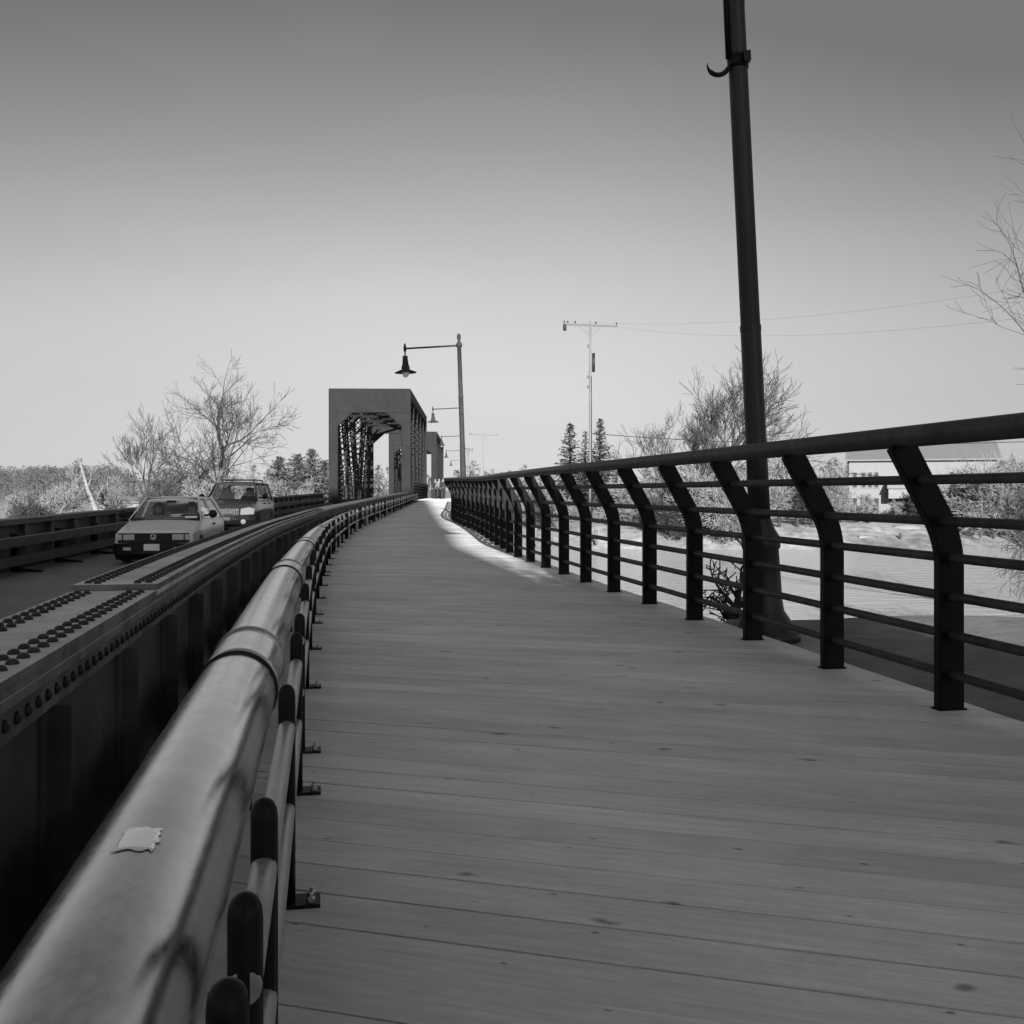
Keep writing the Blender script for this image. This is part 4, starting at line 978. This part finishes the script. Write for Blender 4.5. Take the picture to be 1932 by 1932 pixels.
        for y in wy:
            w = MB(); x = s * (st[5][1] - .10); w.lathe([(wr - .08, -.10), (wr - .02, -.10), (wr, -.07), (wr, .07), (wr - .02, .10), (wr - .08, .10)], 24, (x, y, wr), 0, True, (1, 0, 0)); wo = w.build('wheel', M['tyre'], root)
            w = MB(); w.lathe([(0, .04), (.05, .06), (wr - .12, .05), (wr - .07, .085), (wr - .075, .0), (0, 0)], 16, (x + s * .01, y, wr), 0, True, (s, 0, 0)); w.build('rim', M['chrome'] if not hb else M['concrete'], wo)
    F0 = st[0][0]
    def front(nm, x0, x1, z0, z1, m, proud=.02, dep=.08, par=None, bev=.008):
        mb = MB(); mb.box((x0, F0 - proud, z0), (x1, F0 - proud + dep, z1)); return mb.build(nm, m, par or root, bevel=bev)
    if hb:
        gr = front('grille', -.70, .70, .42, .615, M['trim'], .02, .1)
        for s in (-1, 1):
            front('headlight', min(s * .37, s * .595), max(s * .37, s * .595), .475, .59, M['lamplens'], .035, .05)
            front('indicator', min(s * .62, s * .715), max(s * .62, s * .715), .475, .59, M['lamplens'], .028, .12)
            front('fog_lamp', min(s * .42, s * .57), max(s * .42, s * .57), .27, .335, M['lamplens'], .13, .04)
        bpn = MB(); bpn.strip([[(-.80, -1.72, .20), (-.80, -1.72, .42), (-.80, -1.80, .42), (-.80, -1.80, .20)]] + [[(x, F0 + .02 + .10 * abs(x / .8) ** 4, .18), (x, F0 + .02 + .10 * abs(x / .8) ** 4, .42), (x, F0 - .11 + .14 * abs(x / .8) ** 4, .405), (x, F0 - .11 + .14 * abs(x / .8) ** 4, .20)] for x in [-.8 + .16 * i for i in range(11)]] + [[(.80, -1.72, .20), (.80, -1.72, .42), (.80, -1.80, .42), (.80, -1.80, .20)]]); bpn.build('bumper', M['trim'], root)
        mb = MB(); mb.hexa([(-.76, F0 + .10, .07), (.76, F0 + .10, .07), (.78, F0 + .16, .07), (-.78, F0 + .16, .07), (-.78, F0 + .0, .22), (.78, F0 + .0, .22), (.78, F0 + .16, .22), (-.78, F0 + .16, .22)]); mb.build('air_dam', M['trim'], root)
        front('number_plate', -.17, .14, .265, .40, M['paper'], .125, .012)
        bd = MB()
        for a in range(20):
            t0, t1 = 2 * math.pi * a / 20, 2 * math.pi * (a + 1) / 20
            bd.bar((.055 * math.cos(t0), F0 - .03, .535 + .055 * math.sin(t0)), (.055 * math.cos(t1), F0 - .03, .535 + .055 * math.sin(t1)), .014, .012)
        pts = [(-.035, .575), (-.014, .495), (0, .54), (.014, .495), (.035, .575)]
        for p, q in zip(pts, pts[1:]): bd.bar((p[0], F0 - .03, p[1]), (q[0], F0 - .03, q[1]), .012, .012)
        bd.build('badge', M['chrome'], gr)
        pane('paper_sticker', [(.40, wsb[0] + .035, wsb[1] + .035), (.64, wsb[0] + .035, wsb[1] + .035), (.64, wsb[0] + .075, wsb[1] + .075), (.40, wsb[0] + .075, wsb[1] + .075)], .002, M['paper'])
        mb = MB(); mb.box((-.10, -.32, 1.215), (.10, -.29, 1.265)); mb.build('rear_view_mirror', M['trim'], root)
        for s in (-1, 1):
            mb = MB(); mb.box((s * .36 - .22, .22, .55), (s * .36 + .22, .34, 1.02)); mb.box((s * .36 - .11, .26, 1.03), (s * .36 + .11, .33, 1.20)); mb.build('seat', M['seat'], root, bevel=.03)
        mb = MB(); mb.box((-.7, wsb[0] + .09, .86), (.7, wsb[0] + .45, .905)); mb.build('dashboard', M['trim'], root)
    else:
        gr = front('grille', -.42, .42, .60, .80, M['trim'], .03, .1)
        mb = MB()
        for i in range(15): mb.box((-.40 + .057 * i - .006, F0 - .045, .61), (-.40 + .057 * i + .006, F0 - .03, .79))
        for z in (.61, .655, .70, .745, .79): mb.box((-.42, F0 - .045, z - .006), (.42, F0 - .031, z + .006))
        for i in range(8): mb.box((-.29 + .082 * i - .022, F0 - .055, .682), (-.29 + .082 * i + .022, F0 - .046, .718))
        mb.build('grille_bars', M['chrome'], gr)
        for s in (-1, 1):
            mb = MB(); mb.prism([(s * .46, F0 - .07, .61), (s * .86, F0 - .02, .63), (s * .875, F0 - .01, .80), (s * .74, F0 - .05, .85), (s * .48, F0 - .07, .80)], (0, .16, 0)); mb.build('headlight', M['headlight_on'], root, bevel=.015)
            mb = MB(); mb.lathe([(.0, -.02), (.06, -.015), (.075, .0), (.075, .05)], 14, (s * .56, F0 - .115, .40), 0, True, (0, 1, 0)); mb.build('fog_lamp', M['headlight_on'], root)
        b2 = MB(); b2.strip([[(x, F0 + .1 + .12 * abs(x / .88) ** 4, .32), (x, F0 + .1 + .12 * abs(x / .88) ** 4, .58), (x, F0 - .10 + .2 * abs(x / .88) ** 4, .56), (x, F0 - .12 + .2 * abs(x / .88) ** 4, .45), (x, F0 - .08 + .2 * abs(x / .88) ** 4, .32)] for x in [-.88 + .176 * i for i in range(11)]]); b2.build('bumper', paint, root)
        front('number_plate', -.16, .16, .44, .55, M['paper'], .135, .012)
        for s in (-1, 1):
            mb = MB(); mb.tube([(s * .52, -.1, 1.66), (s * .52, 0, 1.73), (s * .52, 1.7, 1.73), (s * .52, 1.8, 1.66)], .02, 8); mb.build('roof_rack_rail', M['trim'], root)
            mb = MB(); mb.box((s * .38 - .24, .0, .75), (s * .38 + .24, .12, 1.30)); mb.box((s * .38 - .13, .03, 1.29), (s * .38 + .13, .11, 1.47)); mb.build('seat', M['seat'], root, bevel=.04)
        for y in (.25, 1.45):
            mb = MB(); mb.bar((-.5, y, 1.735), (.5, y, 1.735), .07, .03); mb.build('roof_rack_bar', M['trim'], root)
        mb = MB(); mb.box((-.75, wsb[0] + .09, 1.05), (.75, wsb[0] + .45, 1.09)); mb.build('dashboard', M['trim'], root)
    return root
def place(Y, offx, fy):
    p = off(FL, Y, offx, -.42); t = tan2(FL, Y); return p, math.atan2(t.y, t.x) - math.pi / 2
c1 = at(334, 21.2 + 1.98); rz1 = math.atan2(.105, 1)
vehicle('hatch', (c1.x - .05, 21.2 + 1.98, -.42 + ZD(23)), rz1, 'pale boxy hatchback with black grille carrying two people, in front of the suv')
Mz = Matrix.Rotation(rz1, 3, 'Z'); base = Vector((c1.x - .05, 23.18, -.42 + ZD(23)))
seated(base + Mz @ Vector((-.36, .02, .36)), rz1, 'passenger with long dark hair behind the hatchback windscreen', True, M['cloth_pale'])
seated(base + Mz @ Vector((.36, .02, .38)), rz1, 'driver with short dark hair behind the hatchback windscreen', False, M['cloth_dark'])
c2 = at(450, 32.6 + 2.33); rz2 = math.atan2(.085, 1); b2 = Vector((c2.x, 34.93, -.42 + ZD(34.9)))
vehicle('suv', b2, rz2, 'dark suv with lit headlights and roof rack behind the hatchback')
Mz = Matrix.Rotation(rz2, 3, 'Z')
seated(b2 + Mz @ Vector((.38, -.2, .62)), rz2, 'driver behind the windscreen of the dark suv', False, M['cloth_dark'])

# ------------------------------------------------------------------ unseen brick block added behind the camera, shaped to throw shade over the near walkway
SKY_A, SKY_B, SKY_P = .69, .32, 2.42
SUN_EL = 18.0; SD = Vector((-.0935, 1.0, 0)).normalized(); TE = math.tan(R(SUN_EL))
def shade_caster():
    YB = -30.0
    def xx(x8): return x8 - SD.x / SD.y * (8.3 - YB) * 1.0    # x at the wall whose shadow edge passes x8 at y=8.3
    root = empty('mill_building', (0, YB - 6, -1)); tag(root, 'large brick mill building standing behind the photographer', 'building')
    O = root.location
    ht = 1.2 + (70 - YB) * TE
    hw = (17.5 - YB) * TE; hr = 5.4 + (8.3 - YB) * TE
    parts = [('main_block', xx(-12), xx(.12), ht), ('link_wing', xx(.13), xx(1.44), None), ('stair_tower', xx(1.45), xx(4.5), hr)]
    for nm, a, b, h in parts:
        if h is None:                       # top sloped so its shade leaves a lit strip by the railing foot
            q = [(a - O.x, 6, 0), (b - O.x, 6, 0), (b - O.x, 6, (6.0 - YB) * TE + 1), (a - O.x, 6, (20.0 - YB) * TE + 1)]
            mb = MB(); mb.prism(q, (0, -6, 0)); mb.build(nm, M['brick'], root); continue
        mb = MB(); mb.box((a - O.x, 0, 0), (b - O.x, 6, h + 1)); w = mb.build(nm, M['brick'], root)
        mb = MB(); mb.box((a - O.x + .01, -.1, h + 1.002), (b - O.x - .01, 5.9, h + 1.05)); mb.build('coping', M['concrete'], w)
        if nm == 'main_block':  # windows only dress the added shade block
            for i in range(3):
                for j in range(6):
                    x = a - O.x + 2.5 + i * 4; z = 2 + j * 5
                    mb = MB(); mb.box((x, 6.001, z), (x + 1.6, 6.03, z + 2.6)); mb.build('window', M['glass_dark'], w)
shade_caster()

# ------------------------------------------------------------------ light, sky, camera
sun = bpy.data.lights.new('sun', 'SUN'); sun.energy = 5.0; sun.angle = R(.5); sun.color = (1, 1, 1)
so = bpy.data.objects.new('sun', sun); COL.objects.link(so)
tv = Vector((SD.x * math.cos(R(SUN_EL)), SD.y * math.cos(R(SUN_EL)), -math.sin(R(SUN_EL)))); so.rotation_euler = tv.to_track_quat('-Z', 'Y').to_euler()
W_ = bpy.data.worlds.new('World'); S.world = W_; W_.use_nodes = True; nt = W_.node_tree
bg = nt.nodes['Background']; sky = nt.nodes.new('ShaderNodeTexSky'); sky.sky_type = 'NISHITA'; sky.sun_disc = False
sky.sun_elevation = R(SUN_EL); sky.sun_rotation = math.pi - math.atan2(-SD.x, SD.y); sky.air_density = 1.0; sky.dust_density = 1.0; sky.ozone_density = 1.0
sep = nt.nodes.new('ShaderNodeSeparateColor'); nt.links.new(sky.outputs[0], sep.inputs[0])     # black and white film behind a red filter
cmb = nt.nodes.new('ShaderNodeCombineColor')
EV = 1.0; ST = .12
def wm(op, a, b=None):
    q = nt.nodes.new('ShaderNodeMath'); q.operation = op
    for i, x in enumerate((a, b)):
        if x is None: continue
        if isinstance(x, (int, float)): q.inputs[i].default_value = x
        else: nt.links.new(x, q.inputs[i])
    return q.outputs[0]
x = wm('MULTIPLY', sep.outputs[0], ST)                                    # film response: a soft shoulder towards the bright horizon
y = wm('POWER', wm('MULTIPLY', x, 1 / SKY_B), SKY_P)
v = wm('MULTIPLY', wm('SUBTRACT', 1.0, wm('EXPONENT', wm('MULTIPLY', y, -1.0))), SKY_A)
tcw = nt.nodes.new('ShaderNodeTexCoord'); sx = nt.nodes.new('ShaderNodeSeparateXYZ'); nt.links.new(tcw.outputs['Generated'], sx.inputs[0])
mr = nt.nodes.new('ShaderNodeMapRange'); mr.interpolation_type = 'SMOOTHSTEP'                  # the darker polarised band of sky at right angles to the sun
for i, q in enumerate((.02, .55, 1.0, .74)): mr.inputs[i + 1].default_value = q
nt.links.new(sx.outputs[0], mr.inputs[0]); v = wm('MULTIPLY', v, mr.outputs[0])
ml = nt.nodes.new('ShaderNodeMapRange'); ml.interpolation_type = 'SMOOTHSTEP'
for i, q in enumerate((-.60, -.05, .84, 1.0)): ml.inputs[i + 1].default_value = q
nt.links.new(sx.outputs[0], ml.inputs[0]); v = wm('MULTIPLY', v, ml.outputs[0])
nz = nt.nodes.new('ShaderNodeTexNoise'); nz.inputs['Scale'].default_value = 3.0; nz.inputs['Detail'].default_value = 4; mpp = nt.nodes.new('ShaderNodeMapping'); mpp.inputs['Scale'].default_value = (1, 1, 5)
nt.links.new(tcw.outputs['Generated'], mpp.inputs[0]); nt.links.new(mpp.outputs[0], nz.inputs['Vector'])
v = wm('MULTIPLY', v, wm('MULTIPLY_ADD', nz.outputs[0], .10)); v.node.inputs[1].links[0].from_node.inputs[2].default_value = .95
v = wm('MAXIMUM', v, .185); v = wm('MAXIMUM', v, wm('MULTIPLY', x, .72))
v = wm('MULTIPLY', v, 1 / ST / 2 ** EV)
for i in range(3): nt.links.new(v, cmb.inputs[i])
nt.links.new(cmb.outputs[0], bg.inputs[0]); bg.inputs[1].default_value = ST

cam = bpy.data.cameras.new('camera'); cam.lens = 36 * F / 1932; cam.sensor_width = 36; cam.clip_start = .02; cam.clip_end = 6000; cam.shift_y = -(966 - HY) / 1932
co = bpy.data.objects.new('camera', cam); COL.objects.link(co); co.location = (0, 0, H); co.rotation_euler = (R(90), 0, 0); S.camera = co
S.view_settings.view_transform = 'Standard'; S.view_settings.look = 'None'; S.view_settings.gamma = 1; S.view_settings.exposure = EV
S.render.resolution_x = 1024; S.render.resolution_y = 1024
